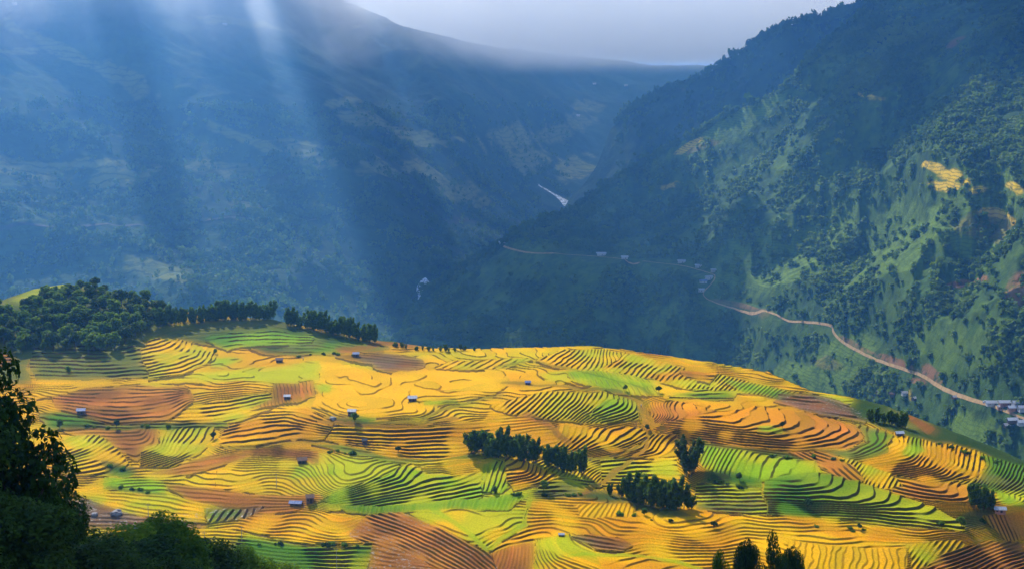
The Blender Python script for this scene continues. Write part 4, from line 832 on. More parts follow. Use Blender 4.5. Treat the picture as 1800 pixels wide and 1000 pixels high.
for pl, n, lb in bank_lines:
    q = densify(pl, 3)
    for i in range((n*2+2)//3):
        a, b_ = q[int(g.random()*(len(q)-1))]; h = on_hill(a+g.uniform(-4, 4), b_+g.uniform(-2.5, 2.5))
        if h: plant('bank_bush', g.choice(SH), (h.x, h.y, h.z-.2), g.uniform(.4, .9), lb, 'bush', lb.replace('dark bush', 'dark bushes').replace('green bush', 'green bushes', 1), ('stems', 'foliage'))

# ---------------- trees on the near slope (close to the viewpoint)
NT_ = [tree_meshes(17, 6.5, s, 20000, .27, M[m], 34) for s, m in ((51, 'leaf_dark'), (52, 'leaf_dark'), (53, 'leaf'))]
NT_[0] = tree_meshes(19, 5.4, 61, 6000, .32, M['leaf_dark'], 20)
nearlist = [(5, 800, 110, .92, 0, 'tallest dark tree in the left corner with sky-gap foliage over the fields'), (-75, 890, 105, .85, 1, 'dark tree cut off by the left edge'), (62, 945, 125, .75, 1, 'dark leafy tree under the tallest corner tree'), (20, 970, 100, .8, 1, 'dark shaded tree filling the lower left corner'),
            (130, 975, 140, .95, 0, 'dark tree in front of the muddy plots'), (215, 985, 165, .95, 2, 'green topped tree below the tiny blue roof'), (290, 975, 180, .95, 2, 'bright green tree by the slender pole at lower left'), (355, 1005, 190, .9, 1, 'dark green tree at the bottom between the poles'), (430, 1015, 200, .85, 2, 'green tree at the bottom edge right of the dark wood'), (175, 1030, 130, .9, 1, 'low dark tree at the very bottom left'), (260, 1050, 150, .9, 1, 'dark tree at the bottom in front of the bright green one'),
            (1312, 1018, 210, .34, 1, 'left of the two dark trees at the bottom right centre'), (1356, 1004, 200, .46, 0, 'tall spiky dark tree rising from the bottom edge'), (1392, 1026, 205, .34, 1, 'right shoulder tree beside the spiky dark tree'), (1265, 1030, 215, .3, 2, 'small green tree at the bottom edge beside the lime strip'), (500, 1035, 215, .7, 2, 'small green tree at the right end of the lower left wood')]
for px, py, D, s, k, lb in nearlist:
    X_, Y_, Zc = [float(q) for q in at_y(px, py, D)]
    hgt = (19 if k == 0 else 17)*s
    zg = near_z(X_, Y_)
    # crown centre at 65% of the height; raise or stretch the tree to stand on the slope
    need = (Zc-zg)/.62
    sz = max(.6, need/(19 if k == 0 else 17))
    plant('slope_tree', NT_[k], (X_, Y_, zg-.2), s, lb, 'tree', None, sz=sz)

# ---------------- forest on the right mountain (one mass)
def forest(name, S, n, dens, rmin, rmax, seed, mat, nl=26, keep=None):
    g2 = np.random.default_rng(seed)
    nr = S['nr']; Xs, Ys, Zs, A, B = [S[k][:nr] for k in ('X', 'Y', 'Z', 'PX', 'PY')]
    pr = dens(A, B, Xs, Ys); dyr = np.gradient(Ys, axis=0); dxc = np.gradient(Xs, axis=1); area = np.abs(dyr*dxc)
    wgt = (pr*np.minimum(area, 60)/(Ys/2000)**1.0).ravel(); wgt = np.clip(wgt, 0, None); idx = g2.choice(wgt.size, n, p=wgt/wgt.sum())
    jx = g2.uniform(-2.5, 2.5, (n, 2))
    ctr = np.c_[Xs.ravel()[idx]+jx[:, 0], Ys.ravel()[idx]+jx[:, 1], Zs.ravel()[idx]]
    rad = g2.uniform(rmin, rmax, n)*(1+.5*g2.random(n)**4)
    protos = []
    for s in range(6):
        gg = random.Random(s); cs = [(gg.uniform(-.45, .45), gg.uniform(-.45, .45), gg.uniform(.35, 1.25)) for _ in range(5)]
        protos.append(leaves(cs, [.55]*5, nl, .62, seed=s+seed, aspect=1.3)[0])
    protos = np.array(protos)
    k = g2.integers(0, 6, n); a = g2.uniform(0, 6.28, n); ca, sa = np.cos(a)[:, None], np.sin(a)[:, None]
    Pv = protos[k]*rad[:, None, None]
    V_ = np.stack([Pv[..., 0]*ca-Pv[..., 1]*sa, Pv[..., 0]*sa+Pv[..., 1]*ca, Pv[..., 2]*g2.uniform(.9, 1.5, n)[:, None]], -1)+ctr[:, None]
    me = mesh_np(name, V_.reshape(-1, 3), np.arange(V_.shape[0]*V_.shape[1]).reshape(-1, 4), mat)
    return tag(link(name, me), kind='stuff'), ctr
roadline = road_s.tolist()
def densR(A, B, Xs, Ys):
    nn = fbm(Xs/130, Ys/130, 81, 4)
    d = (.12+sstep(-.1, .35, nn+.1))*(1-.86*np.clip(gR[:Rm['nr']], 0, 1))*(1-.99*np.clip(cR[:Rm['nr']]*1.6, 0, 1))*(1-.8*np.clip(eR[:Rm['nr']], 0, 1))
    rd = distline(A, B, road_px, 1.5); rd = np.minimum(rd, distline(A, B-7, road_px, 1.5)); rd = np.minimum(rd, distline(A, B-13, road_px, 1.5)+3); d = d*sstep(7, 13, rd)
    for x, y, rx, ry in ((1680, 320, 0, 0),): pass
    tr = np.exp(-distline(A, B, [(1530, 290), (1620, 250), (1800, 260)])/60)+1.3*np.exp(-distline(A, B, [(1660, 330), (1600, 400), (1560, 500), (1400, 520)])/28)+np.exp(-distline(A, B, [(1480, 60), (1500, 110), (1560, 110)])/16)+1.0*np.exp(-distline(A, B, [(1800, 620), (1650, 580), (1560, 560)])/50)+1.2*np.exp(-distline(A, B, [(1540, 670), (1640, 720), (1760, 780)])/30)
    return d*(.34+tr)
forest('forest', Rm, 26000, densR, 2.4, 6.6, 5, M['forest'], 26)
def densS(A, B, Xs, Ys): return (A < 1900)*(np.interp(A, [x for x, y in silR], [y for x, y in silR])+7 > B)*(B > -30)*1.0
forest('ridge_treeline', Rm, 1500, densS, 4, 9, 6, M['forest'], 22)
def densS2(A, B, Xs, Ys): return (A > 1080)*(A < 1560)*((np.interp(A, [x for x, y in sil2], [y for x, y in sil2])+5 > B)*1.0+.03)
forest('far_ridge_trees', S2, 2500, densS2, 5, 11, 7, M['forest'], 18)
def densL(A, B, Xs, Ys): return (.12+sstep(-.05, .4, fbm(Xs/160, Ys/160, 85, 4)))*(A < 1000)*(B > 180)*(1-cL[:L['nr']])*(distline(A, B-8, [(946, 320), (985, 350), (1012, 376)]) > 16)*(distline(A, B-6, [(748, 495), (750, 550)]) > 15)
forest('far_mountain_trees', L, 20000, densL, 4, 10, 8, M['forest'], 12)

# ---------------- buildings
def hut(px, py, bvh, w_, d_, h_, roof, wall, label, rz=0.0, group=None, kind='field_hut', cat='hut', windows=0, open_front=False):
    p = hit(bvh, px, py)[0]
    if p is None: return None
    root = empty(kind, (p.x, p.y, p.z), rz); tag(root, label, cat, group)
    wm = MB()
    if open_front:
        for sx in (-1, 1):
            for sy in (-1, 1): wm.box((sx*w_*.44, sy*d_*.42, h_*.5-.4), (.18, .18, h_+.8))
        wm.box((0, d_*.42, h_*.45), (w_*.86, .1, h_*.9))
    else: wm.prism([(-d_*.45, -.8), (d_*.45, -.8), (d_*.45, h_), (0, h_+d_*.28), (-d_*.45, h_)], -w_*.46, w_*.46)
    link('wall', wm.mesh('wall', wall), root)
    rm = MB(); rise = d_*.32; hd = d_*.62; th = .12
    rm.prism([(-hd, h_-.12), (0, h_+rise), (hd, h_-.12), (hd, h_+th-.12), (0, h_+rise+th), (-hd, h_+th-.12)], -w_*.56, w_*.56)
    link('roof', rm.mesh('roof', roof), root)
    if not open_front:
        dm = MB().box((w_*.1, -d_*.45-.03, h_*.38), (.9, .08, h_*.76)); link('door', dm.mesh('door', M['dark']), root)
        for k in range(max(1, windows)):
            wn = MB().box((-w_*.26+(k*w_*.55), -d_*.45-.03, h_*.58), (.8, .08, .7)); link('window', wn.mesh('window', M['dark']), root)
    return root
huts = [(725, 704, 5.6, 4, 2.0, 'tin', 'wood', 'white roofed field hut alone in the wide golden field', .1, 0), (619, 728, 5, 3.6, 2.2, 'grey_tin', 'wood', 'grey roofed hut behind a green tree on the golden field', -.1, 0), (505, 700, 4.2, 3, 1.6, 'tin', 'wood', 'small pale roofed hut on the brown ploughed patch', .05, 0),
        (491, 636, 5, 4, 1.8, 'thatch', 'wood', 'brown thatched hut at the far edge of the golden fields', .2, 0), (626, 626, 4.5, 3.2, 2.0, 'blue_tin', 'wood', 'blue roofed hut on the brown patch near the crest', 0, 0), (531, 813, 5.2, 4.2, 2.0, 'thatch', 'wood', 'brown thatched hut on the yellow green slope', .3, 0),
        (641, 779, 3.2, 2.8, 2.0, 'dark', 'wood', 'small dark hut under the orange striped field', .1, 0), (520, 886, 6.5, 3.2, 1.0, 'blue_tin', 'wood', 'long low shed with pale blue roof beside the lime green knoll', -.1, 0),
        (545, 882, 4.4, 4.0, 3.0, 'thatch', 'wood', 'tall brown hut at the foot of the lime green knoll', .2, 0), (143, 726, 5.2, 3.6, 2.0, 'blue_tin', 'wood', 'bluish roofed hut between dark trees under the brown terraces', .1, 0), (928, 675, 3.8, 2.8, 1.5, 'blue_tin', 'wood', 'tiny hut with a bluish roof on the upper terraces', 0, 0),
        (1581, 765, 4.6, 3.0, 1.6, 'tin', 'wood', 'small bright white roofed hut at the top of the right hand terraces', .1, 0), (1757, 899, 6, 3.6, 1.6, 'grey_tin', 'brick_wall', 'low hut with grey roof behind the orange terraces at the right', -.1, 0), (244, 932, 5, 3.4, 1.4, 'blue_tin', 'wood', 'deep blue roofed shed half hidden by the lower left trees', -.1, 0),
        (257, 938, 3.4, 3, 1.2, 'brick_wall', 'wood', 'small orange roofed shed right of the deep blue one', -.5, 0), (987, 941, 3.0, 1.8, .8, 'tin', 'wood', 'tiny white roofed shelter on the near orange field', 0, 0)]
for a, b_, w_, d_, h_, rf, wl, lb, rz_, _ in huts: hut(a, b_, bvh_hill, w_*.75, d_*.75, h_*.8, M[rf], M[wl], lb, rz_)
vill = [(1745, 712, 20, 9, 4, 'tin', 'plaster', 'long pale roofed house at the left end of the roadside village', .0), (1768, 713, 20, 9, 5, 'tin', 'brick_wall', 'pale roofed house with reddish wall above the road', .0), (1790, 712, 18, 9, 4, 'grey_tin', 'plaster', 'grey roofed house behind the village row', .1),
        (1782, 722, 17, 8, 5, 'tin', 'brick_wall', 'white roofed brick house right above the road', .1), (1800, 722, 18, 9, 5, 'grey_tin', 'plaster', 'village house cut by the right edge above the road', .1), (1784, 742, 22, 9, 4, 'tin', 'wood', 'long white roofed house below the road', .1), (1802, 746, 22, 9, 4, 'tin', 'plaster', 'white roofed house below the road at the right edge', .1), (1758, 719, 8, 6, 4, 'tin', 'brick_wall', 'small pinkish house at the roadside', 0),
        (1776, 750, 18, 8, 3, 'grey_tin', 'wood', 'lowest grey roofed house of the village', .1), (1680, 700, 15, 7, 3, 'grey_tin', 'brick_wall', 'brown roadside shed under the road edge', .5), (1246, 491, 16, 9, 5, 'grey_tin', 'plaster', 'house in the road bend halfway up the valley', .4), (1256, 478, 16, 9, 4, 'tin', 'plaster', 'pale house above the road bend', .2), (1236, 497, 16, 9, 4, 'blue_tin', 'plaster', 'bluish roofed house below the road bend', .2),
        (1228, 470, 16, 9, 4, 'tin', 'plaster', 'pale house where the road nears the bend', 0), (1232, 512, 14, 8, 4, 'tin', 'plaster', 'white house at the sharp corner of the road', 0), (1198, 462, 18, 9, 4, 'grey_tin', 'plaster', 'grey house beside the hazy far stretch of road', 0), (1057, 449, 22, 10, 4, 'tin', 'plaster', 'lone white house on the far stretch of road', 0), (1098, 455, 16, 9, 4, 'tin', 'plaster', 'small white house on the distant road', 0), (884, 430, 20, 9, 5, 'tin', 'plaster', 'white house on the spur where the road vanishes', 0), (1788, 408, 10, 6, 4, 'tin', 'plaster', 'tiny white house high on the right slope', 0),
        (1548, 692, 15, 8, 4, 'grey_tin', 'wood', 'grey roofed house in the hamlet below the road', .3), (1570, 696, 13, 7, 4, 'thatch', 'wood', 'brown roofed house in the hamlet below the road', -.2), (1592, 694, 14, 8, 4, 'grey_tin', 'plaster', 'plastered grey roofed house in the hamlet below the road', .1), (1608, 702, 11, 7, 3, 'tin', 'wood', 'pale roofed house at the right end of the hamlet', .6), (1535, 699, 12, 7, 3, 'tin', 'brick_wall', 'pale house at the left end of the hamlet', 0)]
for a, b_, w_, d_, h_, rf, wl, lb, rz_ in vill: hut(a, b_, Rm['bvh'], w_*.8, d_*.8, h_*.9, M[rf], M[wl], lb, rz_, None, 'village_house', 'house', 2)
farh = [(1045, 149, 'white house in a pale clearing near the valley head'), (1016, 205, 'white house on the far slope above the river'), (395, 45, 'white house on the high ridge at upper left'), (25, 9, 'pale house near the top left corner'), (1100, 152, 'house right of the valley head clearing')]
for a, b_, lb in farh: hut(a, b_, L['bvh'], 14, 9, 4, M['tin'], M['plaster'], lb, .1, None, 'far_house', 'house', 2)

# ---------------- poles, rocks, truck, walker
def pole(px, py, bvh, h_, label, r_=.14):
    p = hit(bvh, px, py)[0]
    if p is None: return
    root = empty('utility_pole', p); tag(root, label, 'utility pole')
    link('post', MB().tube([(0, 0, -1), (0, 0, h_)], [r_, r_*.65], 8).mesh('post', M['concrete']), root)
    link('crossarm', MB().box((0, 0, h_-.5), (1.9, .14, .14)).mesh('crossarm', M['wood']), root)
for q in ((262, 932, bvh_hill, 11, 'slender pole rising beside the lower left wood'), (592, 1003, bvh_hill, 9, 'pole at the bottom edge under the orange dome field'), (486, 857, bvh_hill, 6.5, 'thin pole in the yellow green field'), (425, 950, bvh_hill, 6, 'pole at the left end of the dark bank'), (360, 960, bvh_hill, 6, 'pole behind the lower left trees'), (1746, 710, Rm['bvh'], 14, 'left pole over the village roofs'), (1762, 710, Rm['bvh'], 16, 'right pole over the village roofs')): pole(*q)
def rock(px, py, bvh, r_, label, seed):
    p = hit(bvh, px, py)[0]
    import bmesh
    bm = bmesh.new(); bmesh.ops.create_icosphere(bm, subdivisions=3, radius=r_)
    gr = random.Random(seed); o1 = gr.uniform(0, 50)
    for v_ in bm.verts:
        n_ = float(fbm(np.array([v_.co.x/r_+o1]), np.array([v_.co.y/r_+v_.co.z/r_*.7]), seed, 3)[0]); v_.co *= 1+.35*n_; v_.co.z *= .65
    me_ = bpy.data.meshes.new('boulder'); bm.to_mesh(me_); bm.free(); me_.materials.append(M['rock'])
    o = link('boulder', me_); o.location = (p.x, p.y, p.z+r_*.25); tag(o, label, 'rock')
for i, (a, b_, r_, lb) in enumerate([(586, 737, 1.6, 'pale boulder left of the grey roofed hut'), (124, 893, 1.4, 'pale boulder at the left edge of the muddy plots'), (166, 905, 1.3, 'white stone right of the muddy channel'), (205, 903, 2.2, 'largest pale rock in the muddy plots'), (128, 905, 1.1, 'small pale stone beside the dark trees')]): rock(a, b_, bvh_hill, r_, lb, i)
def truck(px, py, bvh, rz_, label):
    p = hit(bvh, px, py)[0]; root = empty('truck', (p.x, p.y, p.z+1.2), rz_); tag(root, label, 'truck')
    link('cargo_box', MB().box((.8, 0, 2.1), (5.2, 2.3, 2.4)).mesh('cargo_box', M['cargo']), root)
    cb = MB().prism([(-1.05, .6), (1.05, .6), (1.05, 2.6), (-1.05, 2.6)], -3.6, -2.0); link('cab', cb.mesh('cab', M['cargo']), root)
    link('windscreen', MB().box((-3.63, 0, 2.0), (.06, 1.8, .8)).mesh('windscreen', M['dark']), root)
    link('chassis', MB().box((0, 0, .75), (7, 1.2, .25)).mesh('chassis', M['dark']), root)
    for sx in (-2.7, 1.4, 2.5):
        for sy in (-1, 1): link('wheel', MB().tube([(sx, sy*1.0-.14, .5), (sx, sy*1.0+.14, .5)], .5, 14).mesh('wheel', M['dark']), root)
truck(1733, 710, Rm['bvh'], -.35, 'white lorry on the dirt road just before the village')
def person(px, py, bvh, label, top):
    p = hit(bvh, px, py)[0]; me_ = bpy.data.meshes.new('person')
    J = [(0, 0, .95), (0, 0, 1.2), (0, .02, 1.42), (0, .02, 1.52), (0, 0, 1.66), (.18, 0, 1.4), (.25, -.08, 1.12), (.26, -.2, .9), (-.18, 0, 1.4), (-.26, -.05, 1.12), (-.27, -.12, .88), (.09, 0, .9), (.11, -.08, .5), (.11, .02, .06), (.11, -.12, .03), (-.09, 0, .9), (-.11, .05, .5), (-.11, .12, .06), (-.11, 0, .03)]
    Ed = [(0, 1), (1, 2), (2, 3), (3, 4), (2, 5), (5, 6), (6, 7), (2, 8), (8, 9), (9, 10), (0, 11), (11, 12), (12, 13), (13, 14), (0, 15), (15, 16), (16, 17), (17, 18)]
    rd = [.15, .15, .15, .06, .11, .07, .05, .04, .07, .05, .04, .1, .07, .05, .045, .1, .07, .05, .045]
    me_.from_pydata(J, Ed, []); o = link('person', me_); o.location = p; me_.materials.append(M['indigo'])
    sk = o.modifiers.new('skin', 'SKIN'); 
    for i, r_ in enumerate(rd): me_.skin_vertices[0].data[i].radius = (r_, r_)
    me_.skin_vertices[0].data[0].use_root = True
    o.modifiers.new('sub', 'SUBSURF').levels = 1; o.modifiers['sub'].render_levels = 1
    tag(o, label, 'person')
    link('shirt', MB().tube([(0, 0, .88), (0, 0, 1.1), (0, 0, 1.3), (0, .01, 1.47)], [.2, .185, .21, .09], 12).mesh('shirt', top), o)
    link('hat', MB().tube([(0, 0, 1.70), (0, 0, 1.82)], [.26, .03], 12).mesh('hat', M['cloth']), o)
person(1127, 716, bvh_hill, 'person in white shirt and hat standing on the brown path of the golden knoll', M['cloth'])
person(533, 633, bvh_hill, 'person in white at the far edge of the golden field', M['cloth'])

# ================================================================== AIR, CLOUDS, LIGHT
AZ, EL = R(-25), R(41)
sd = Vector((math.sin(AZ)*math.cos(EL), math.cos(AZ)*math.cos(EL), math.sin(EL)))
sun = bpy.data.objects.new('sun', bpy.data.lights.new('sun', 'SUN')); C.objects.link(sun)
sun.data.energy = 5.0; sun.data.angle = R(.55); sun.data.color = (1, .95, .85)
sun.rotation_euler = sd.to_track_quat('Z', 'Y').to_euler()
# unseen cloud deck, gaps shaped to place sunlight; near end added for shade
DZ = 1500.
def gpos(px, py, S):
    h = hit(S, px, py)[0]; return (h.x, h.y, h.z) if h else None
cs_ = 40.
cx = np.arange(-7000, 7001, cs_); cy = np.arange(-2400, 12001, cs_)
CX, CY = np.meshgrid(cx, cy)
GZ = -80.
tt = (DZ-GZ)/sd.z
GXc, GYc = CX-sd.x*tt, CY-sd.y*tt        # the ground point each cell shades
edge = np.interp(GXc, [-3000, -500, 0, 300, 600, 3000], [1080, 1080, 1080, 1000, 850, 800])
cov = np.maximum((GYc-edge)/260+.9*fbm(CX/900, CY/900, 201, 4)*sstep(-200, 300, GYc-edge+200), (300-GYc)/120)  # last term adds cloud over the viewpoint to shade the near haze
gaps = [(1290, 205, Rm, 230, 1.9), (1370, 165, Rm, 130, 1.6), (1680, 315, Rm, 170, 2.2), (1400, 430, Rm, 230, 1.3), (1520, 390, Rm, 180, 1.1), (1320, 470, Rm, 180, 1.2), (1640, 600, Rm, 420, 2.2), (1450, 640, Rm, 380, 2.2), (1740, 690, Rm, 420, 2.2), (1560, 520, Rm, 200, 1.5), (1650, 760, Rm, 300, 2), (1240, 560, Rm, 130, 1.0), (1300, 535, Rm, 130, 1.2), (1780, 420, Rm, 110, .8),
        (60, 420, L, 260, 1.1), (240, 500, L, 200, 1.0), (640, 235, L, 130, .5), (960, 270, L, 200, .4), (1200, 560, Rm, 100, .7)]
gapm = np.zeros(CX.shape)
for px, py, S, rr_, a_ in gaps:
    p = gpos(px, py, S['bvh'])
    if p is None: continue
    k = (DZ-p[2])/sd.z; qx, qy = p[0]+sd.x*k, p[1]+sd.y*k
    gapm = np.maximum(gapm, a_*np.exp(-(((CX-qx)**2+(CY-qy)**2)/rr_**2)))
clampc = np.clip(cov, -1, 1.2)-1.35*gapm+.35*fbm(CX/240, CY/240, 77, 3)
airg = [(-220, 80, 2900, 250, 2000, 3.0), (60, 40, 3100, 85, 2000, 3.0), (165, 40, 3200, 34, 1800, 1.7), (235, 20, 3300, 20, 1500, 1.2), (300, 0, 3400, 74, 1800, 2.8), (375, 0, 3400, 30, 1700, 1.7), (455, 0, 3500, 56, 1800, 2.6), (545, 0, 3700, 22, 1500, 1.4), (630, -10, 4000, 40, 1400, 1.9), (740, -40, 5000, 200, 800, 2.4), (930, 0, 6000, 330, 800, 2.6), (1120, 30, 6600, 320, 700, 2.4), (1280, 40, 6600, 200, 700, 2)]
for px, py, D_, wa, la, a_ in airg:
    ax, ay, az = [float(q) for q in at_y(px, py, D_)]; k = (DZ-az)/sd.z; qx, qy = ax+sd.x*k, ay+sd.y*k
    ux, uy = ax/math.hypot(ax, ay), ay/math.hypot(ax, ay); al = (CX-qx)*ux+(CY-qy)*uy; ac = -(CX-qx)*uy+(CY-qy)*ux
    clampc = clampc-1.35*a_*np.exp(-(al/la)**2-(ac/wa)**2)
clampc = clampc-2.5*sstep(5350, 6050, CY+.25*CX)*sstep(-2000, -1400, CX)
clampc = clampc+.3*fbm(CX/170, CY/170, 79, 3)*sstep(2.0, .2, np.abs(clampc))*(GYc > 600)
thick = np.clip(clampc, 0, 1.5)
keepv = clampc > 0
iv = np.arange(CX.size).reshape(CX.shape)
fm = keepv[:-1, :-1] | keepv[:-1, 1:] | keepv[1:, 1:] | keepv[1:, :-1]
fc = grid_faces(*CX.shape).reshape(CX.shape[0]-1, CX.shape[1]-1, 4)[fm]
# shared rim: top and bottom vertices coincide where thickness is zero
nzc = fbm(CX/400, CY/400, 31, 4)
Vt = np.stack([CX, CY, DZ+thick*(170+120*nzc)+.5], -1).reshape(-1, 3); Vb = np.stack([CX, CY, DZ-thick*(60+50*nzc)-.5], -1).reshape(-1, 3)
n0 = CX.size
FF = np.vstack([fc, fc[:, ::-1]+n0])
t = NT('cloud'); nz = t.noise(.002, 5)
dfs = t.new('ShaderNodeBsdfDiffuse', {'Color': (.85, .86, .88, 1)}); tl = t.new('ShaderNodeBsdfTranslucent', {'Color': (.8, .83, .88, 1)})
cm_ = t.new('ShaderNodeMixShader', {0: .3, 1: dfs.outputs[0], 2: tl.outputs[0]}); ct_ = t.new('ShaderNodeBsdfTransparent', {'Color': (.86, .94, 1, 1)})
M['cloud'] = t.surf(t.new('ShaderNodeMixShader', {0: .04, 1: cm_.outputs[0], 2: ct_.outputs[0]}))
me = mesh_np('shading_clouds', np.vstack([Vt, Vb]), FF, M['cloud'], True)
cl_o = tag(link('shading_clouds', me), kind='stuff')
# haze
hz = bpy.data.objects.new('haze', MB().box((0, 4060, 300), (14000, 9000, 1740)).mesh('haze', M['cloud'])); C.objects.link(hz)
t = NT('haze_air'); pv = t.new('ShaderNodeVolumePrincipled')
pv.inputs['Color'].default_value = (.16, .47, 1, 1); pv.inputs['Density'].default_value = 1.05e-4; pv.inputs['Anisotropy'].default_value = .55
t.l.new(pv.outputs[0], t.out.inputs['Volume']); hz.data.materials[0] = t.m; tag(hz, kind='stuff')

# mist lying on the head of the valley
ms = bpy.data.objects.new('mist', MB().box((0, 5850, 560), (6000, 4800, 960)).mesh('mist', M['cloud'])); C.objects.link(ms); tag(ms, kind='stuff')
t = NT('mist_air'); ob = t.new('ShaderNodeTexCoord').outputs['Object']; xyz = t.new('ShaderNodeSeparateXYZ', {0: ob})
nzm = t.noise(.0022, 4, .6, ob, (1, .7, 1.6)); nz2 = t.noise(.0009, 2, .5, ob)
zb = t.math('MINIMUM', t.math('MAXIMUM', t.math('MULTIPLY', xyz.outputs[0], -.30), 0.0), 195.0)
ys_ = t.math('ADD', xyz.outputs[1], t.ramp(xyz.outputs[0], -350.0, -950.0, 0.0, 1000.0))
hh2 = t.math('SUBTRACT', xyz.outputs[2], t.math('ADD', zb, 40.0))
hh2 = t.math('ADD', hh2, t.math('MULTIPLY', t.math('SUBTRACT', nzm, .5), 750.0)); hh2 = t.math('ADD', hh2, t.math('MULTIPLY', t.math('SUBTRACT', nz2, .5), 300.0))
dn = t.math('MULTIPLY', t.ramp(hh2, -90.0, 230.0), t.ramp(ys_, 4560.0, 4950.0)); dn = t.math('MULTIPLY', dn, t.ramp(xyz.outputs[0], 3000.0, 2200.0)); dn = t.math('MULTIPLY', dn, t.ramp(xyz.outputs[0], -2950.0, -2500.0)); dn = t.math('MULTIPLY', dn, t.ramp(xyz.outputs[0], -1000.0, -400.0, .42, 1.0)); dn = t.math('MULTIPLY', dn, t.ramp(xyz.outputs[2], 900.0, 420.0)); dn = t.math('MULTIPLY', dn, t.ramp(xyz.outputs[2], 85.0, 190.0))
pv = t.new('ShaderNodeVolumePrincipled', {'Color': (.98, .99, 1, 1), 'Anisotropy': .6, 'Density': t.math('MULTIPLY', dn, .0030)})
t.l.new(pv.outputs[0], t.out.inputs['Volume']); ms.data.materials[0] = t.m
scene.cycles.volume_max_steps = 128; scene.cycles.volume_step_rate = 2.0; scene.cycles.volume_preview_step_rate = 2.0

W = bpy.data.worlds.new('World'); scene.world = W; W.use_nodes = True
nt = W.node_tree; nt.nodes.clear()
def wn(ty, **k):
    n = nt.nodes.new(ty)
    for a, b_ in k.items(): setattr(n, a, b_)
    return n
out = wn('ShaderNodeOutputWorld'); bg = wn('ShaderNodeBackground'); sky = wn('ShaderNodeTexSky', sky_type='NISHITA')
sky.sun_disc = False; sky.sun_elevation = EL; sky.sun_rotation = AZ; sky.altitude = 800; sky.dust_density = 1.5
tc = wn('ShaderNodeTexCoord'); mp = wn('ShaderNodeMapping'); mp.inputs['Scale'].default_value = (13, 13, 34)
n1_ = wn('ShaderNodeTexNoise'); n1_.inputs['Scale'].default_value = 1.3; n1_.inputs['Detail'].default_value = 7; n1_.inputs['Roughness'].default_value = .55
nt.links.new(tc.outputs['Generated'], mp.inputs[0]); nt.links.new(mp.outputs[0], n1_.inputs['Vector'])
rmp = wn('ShaderNodeMapRange', interpolation_type='SMOOTHSTEP'); rmp.inputs[1].default_value = .42; rmp.inputs[2].default_value = .60; nt.links.new(n1_.outputs[0], rmp.inputs[0])
mixc = wn('ShaderNodeMix', data_type='RGBA'); mixc.inputs[6].default_value = (16, 20, 27, 1); mixc.inputs[7].default_value = (60, 61, 62, 1); nt.links.new(rmp.outputs[0], mixc.inputs[0])
# bright opening in the cloud
dirv = Vector([float(q) for q in ray(1135, 35)]).normalized()
vd = wn('ShaderNodeVectorMath', operation='DISTANCE'); vd.inputs[1].default_value = dirv; nt.links.new(tc.outputs['Generated'], vd.inputs[0])
gr_ = wn('ShaderNodeMapRange', interpolation_type='SMOOTHSTEP'); gr_.inputs[1].default_value = .036; gr_.inputs[2].default_value = .0; nt.links.new(vd.outputs['Value'], gr_.inputs[0])
gm = wn('ShaderNodeMath', operation='MULTIPLY'); rm2 = wn('ShaderNodeMapRange'); rm2.inputs[3].default_value = .35; rm2.inputs[4].default_value = 1; nt.links.new(rmp.outputs[0], rm2.inputs[0])
nt.links.new(gr_.outputs[0], gm.inputs[0]); nt.links.new(rm2.outputs[0], gm.inputs[1])
mixg = wn('ShaderNodeMix', data_type='RGBA'); mixg.inputs[7].default_value = (700, 620, 330, 1); nt.links.new(gm.outputs[0], mixg.inputs[0]); nt.links.new(mixc.outputs[2], mixg.inputs[6])
wd_ = wn('ShaderNodeMapRange', interpolation_type='SMOOTHSTEP'); wd_.inputs[1].default_value = .30; wd_.inputs[2].default_value = .04; nt.links.new(vd.outputs['Value'], wd_.inputs[0])
ml_ = wn('ShaderNodeMath', operation='MULTIPLY_ADD'); ml_.inputs[1].default_value = .75; ml_.inputs[2].default_value = .25; nt.links.new(rmp.outputs[0], ml_.inputs[0])
mw_ = wn('ShaderNodeMath', operation='MULTIPLY'); nt.links.new(wd_.outputs[0], mw_.inputs[0]); nt.links.new(ml_.outputs[0], mw_.inputs[1])
mixw = wn('ShaderNodeMix', data_type='RGBA'); mixw.inputs[7].default_value = (85, 88, 90, 1); nt.links.new(mw_.outputs[0], mixw.inputs[0]); nt.links.new(mixc.outputs[2], mixw.inputs[6]); nt.links.new(mixw.outputs[2], mixg.inputs[6])
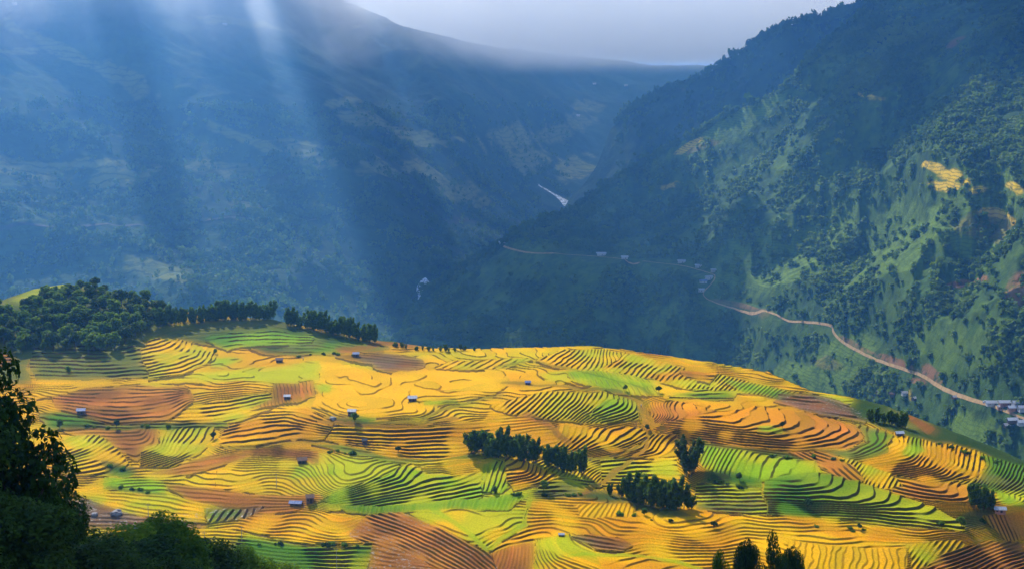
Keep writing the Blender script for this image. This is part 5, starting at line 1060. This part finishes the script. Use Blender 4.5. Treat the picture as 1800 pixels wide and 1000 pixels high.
# cloud only in the low band of the sky
sp = wn('ShaderNodeSeparateXYZ'); nt.links.new(tc.outputs['Generated'], sp.inputs[0])
lo = wn('ShaderNodeMapRange', interpolation_type='SMOOTHSTEP'); lo.inputs[1].default_value = .024; lo.inputs[2].default_value = -.012; 
dv = wn('ShaderNodeMath', operation='DIVIDE'); nt.links.new(sp.outputs[0], dv.inputs[0]); nt.links.new(sp.outputs[1], dv.inputs[1])
e0 = wn('ShaderNodeMapRange'); e0.inputs[1].default_value = -.03; e0.inputs[2].default_value = -.20; e0.inputs[3].default_value = .004; e0.inputs[4].default_value = .08; nt.links.new(dv.outputs[0], e0.inputs[0])
sb_ = wn('ShaderNodeMath', operation='SUBTRACT'); nt.links.new(sp.outputs[2], sb_.inputs[0]); nt.links.new(e0.outputs[0], sb_.inputs[1]); nt.links.new(sb_.outputs[0], lo.inputs[0])
mixl = wn('ShaderNodeMix', data_type='RGBA'); mixl.inputs[7].default_value = (4, 8, 16.0, 1); nt.links.new(lo.outputs[0], mixl.inputs[0]); nt.links.new(mixg.outputs[2], mixl.inputs[6])
bd = wn('ShaderNodeMapRange', interpolation_type='SMOOTHSTEP'); bd.inputs[1].default_value = .11; bd.inputs[2].default_value = .05; nt.links.new(sp.outputs[2], bd.inputs[0])
mixs = wn('ShaderNodeMix', data_type='RGBA'); nt.links.new(bd.outputs[0], mixs.inputs[0]); nt.links.new(sky.outputs[0], mixs.inputs[6]); nt.links.new(mixl.outputs[2], mixs.inputs[7])
nt.links.new(mixs.outputs[2], bg.inputs[0]); bg.inputs[1].default_value = .09; nt.links.new(bg.outputs[0], out.inputs[0])

scene.view_settings.view_transform = 'Standard'; scene.view_settings.look = 'None'; scene.view_settings.exposure = .64; scene.view_settings.gamma = 1
scene.cycles.volume_bounces = 2; scene.cycles.max_bounces = 5; scene.cycles.diffuse_bounces = 2; scene.cycles.transparent_max_bounces = 8
scene.cycles.use_denoising = True
try: scene.cycles.denoiser = 'OPENIMAGEDENOISE'
except Exception: pass
scene.cycles.sample_clamp_indirect = 4
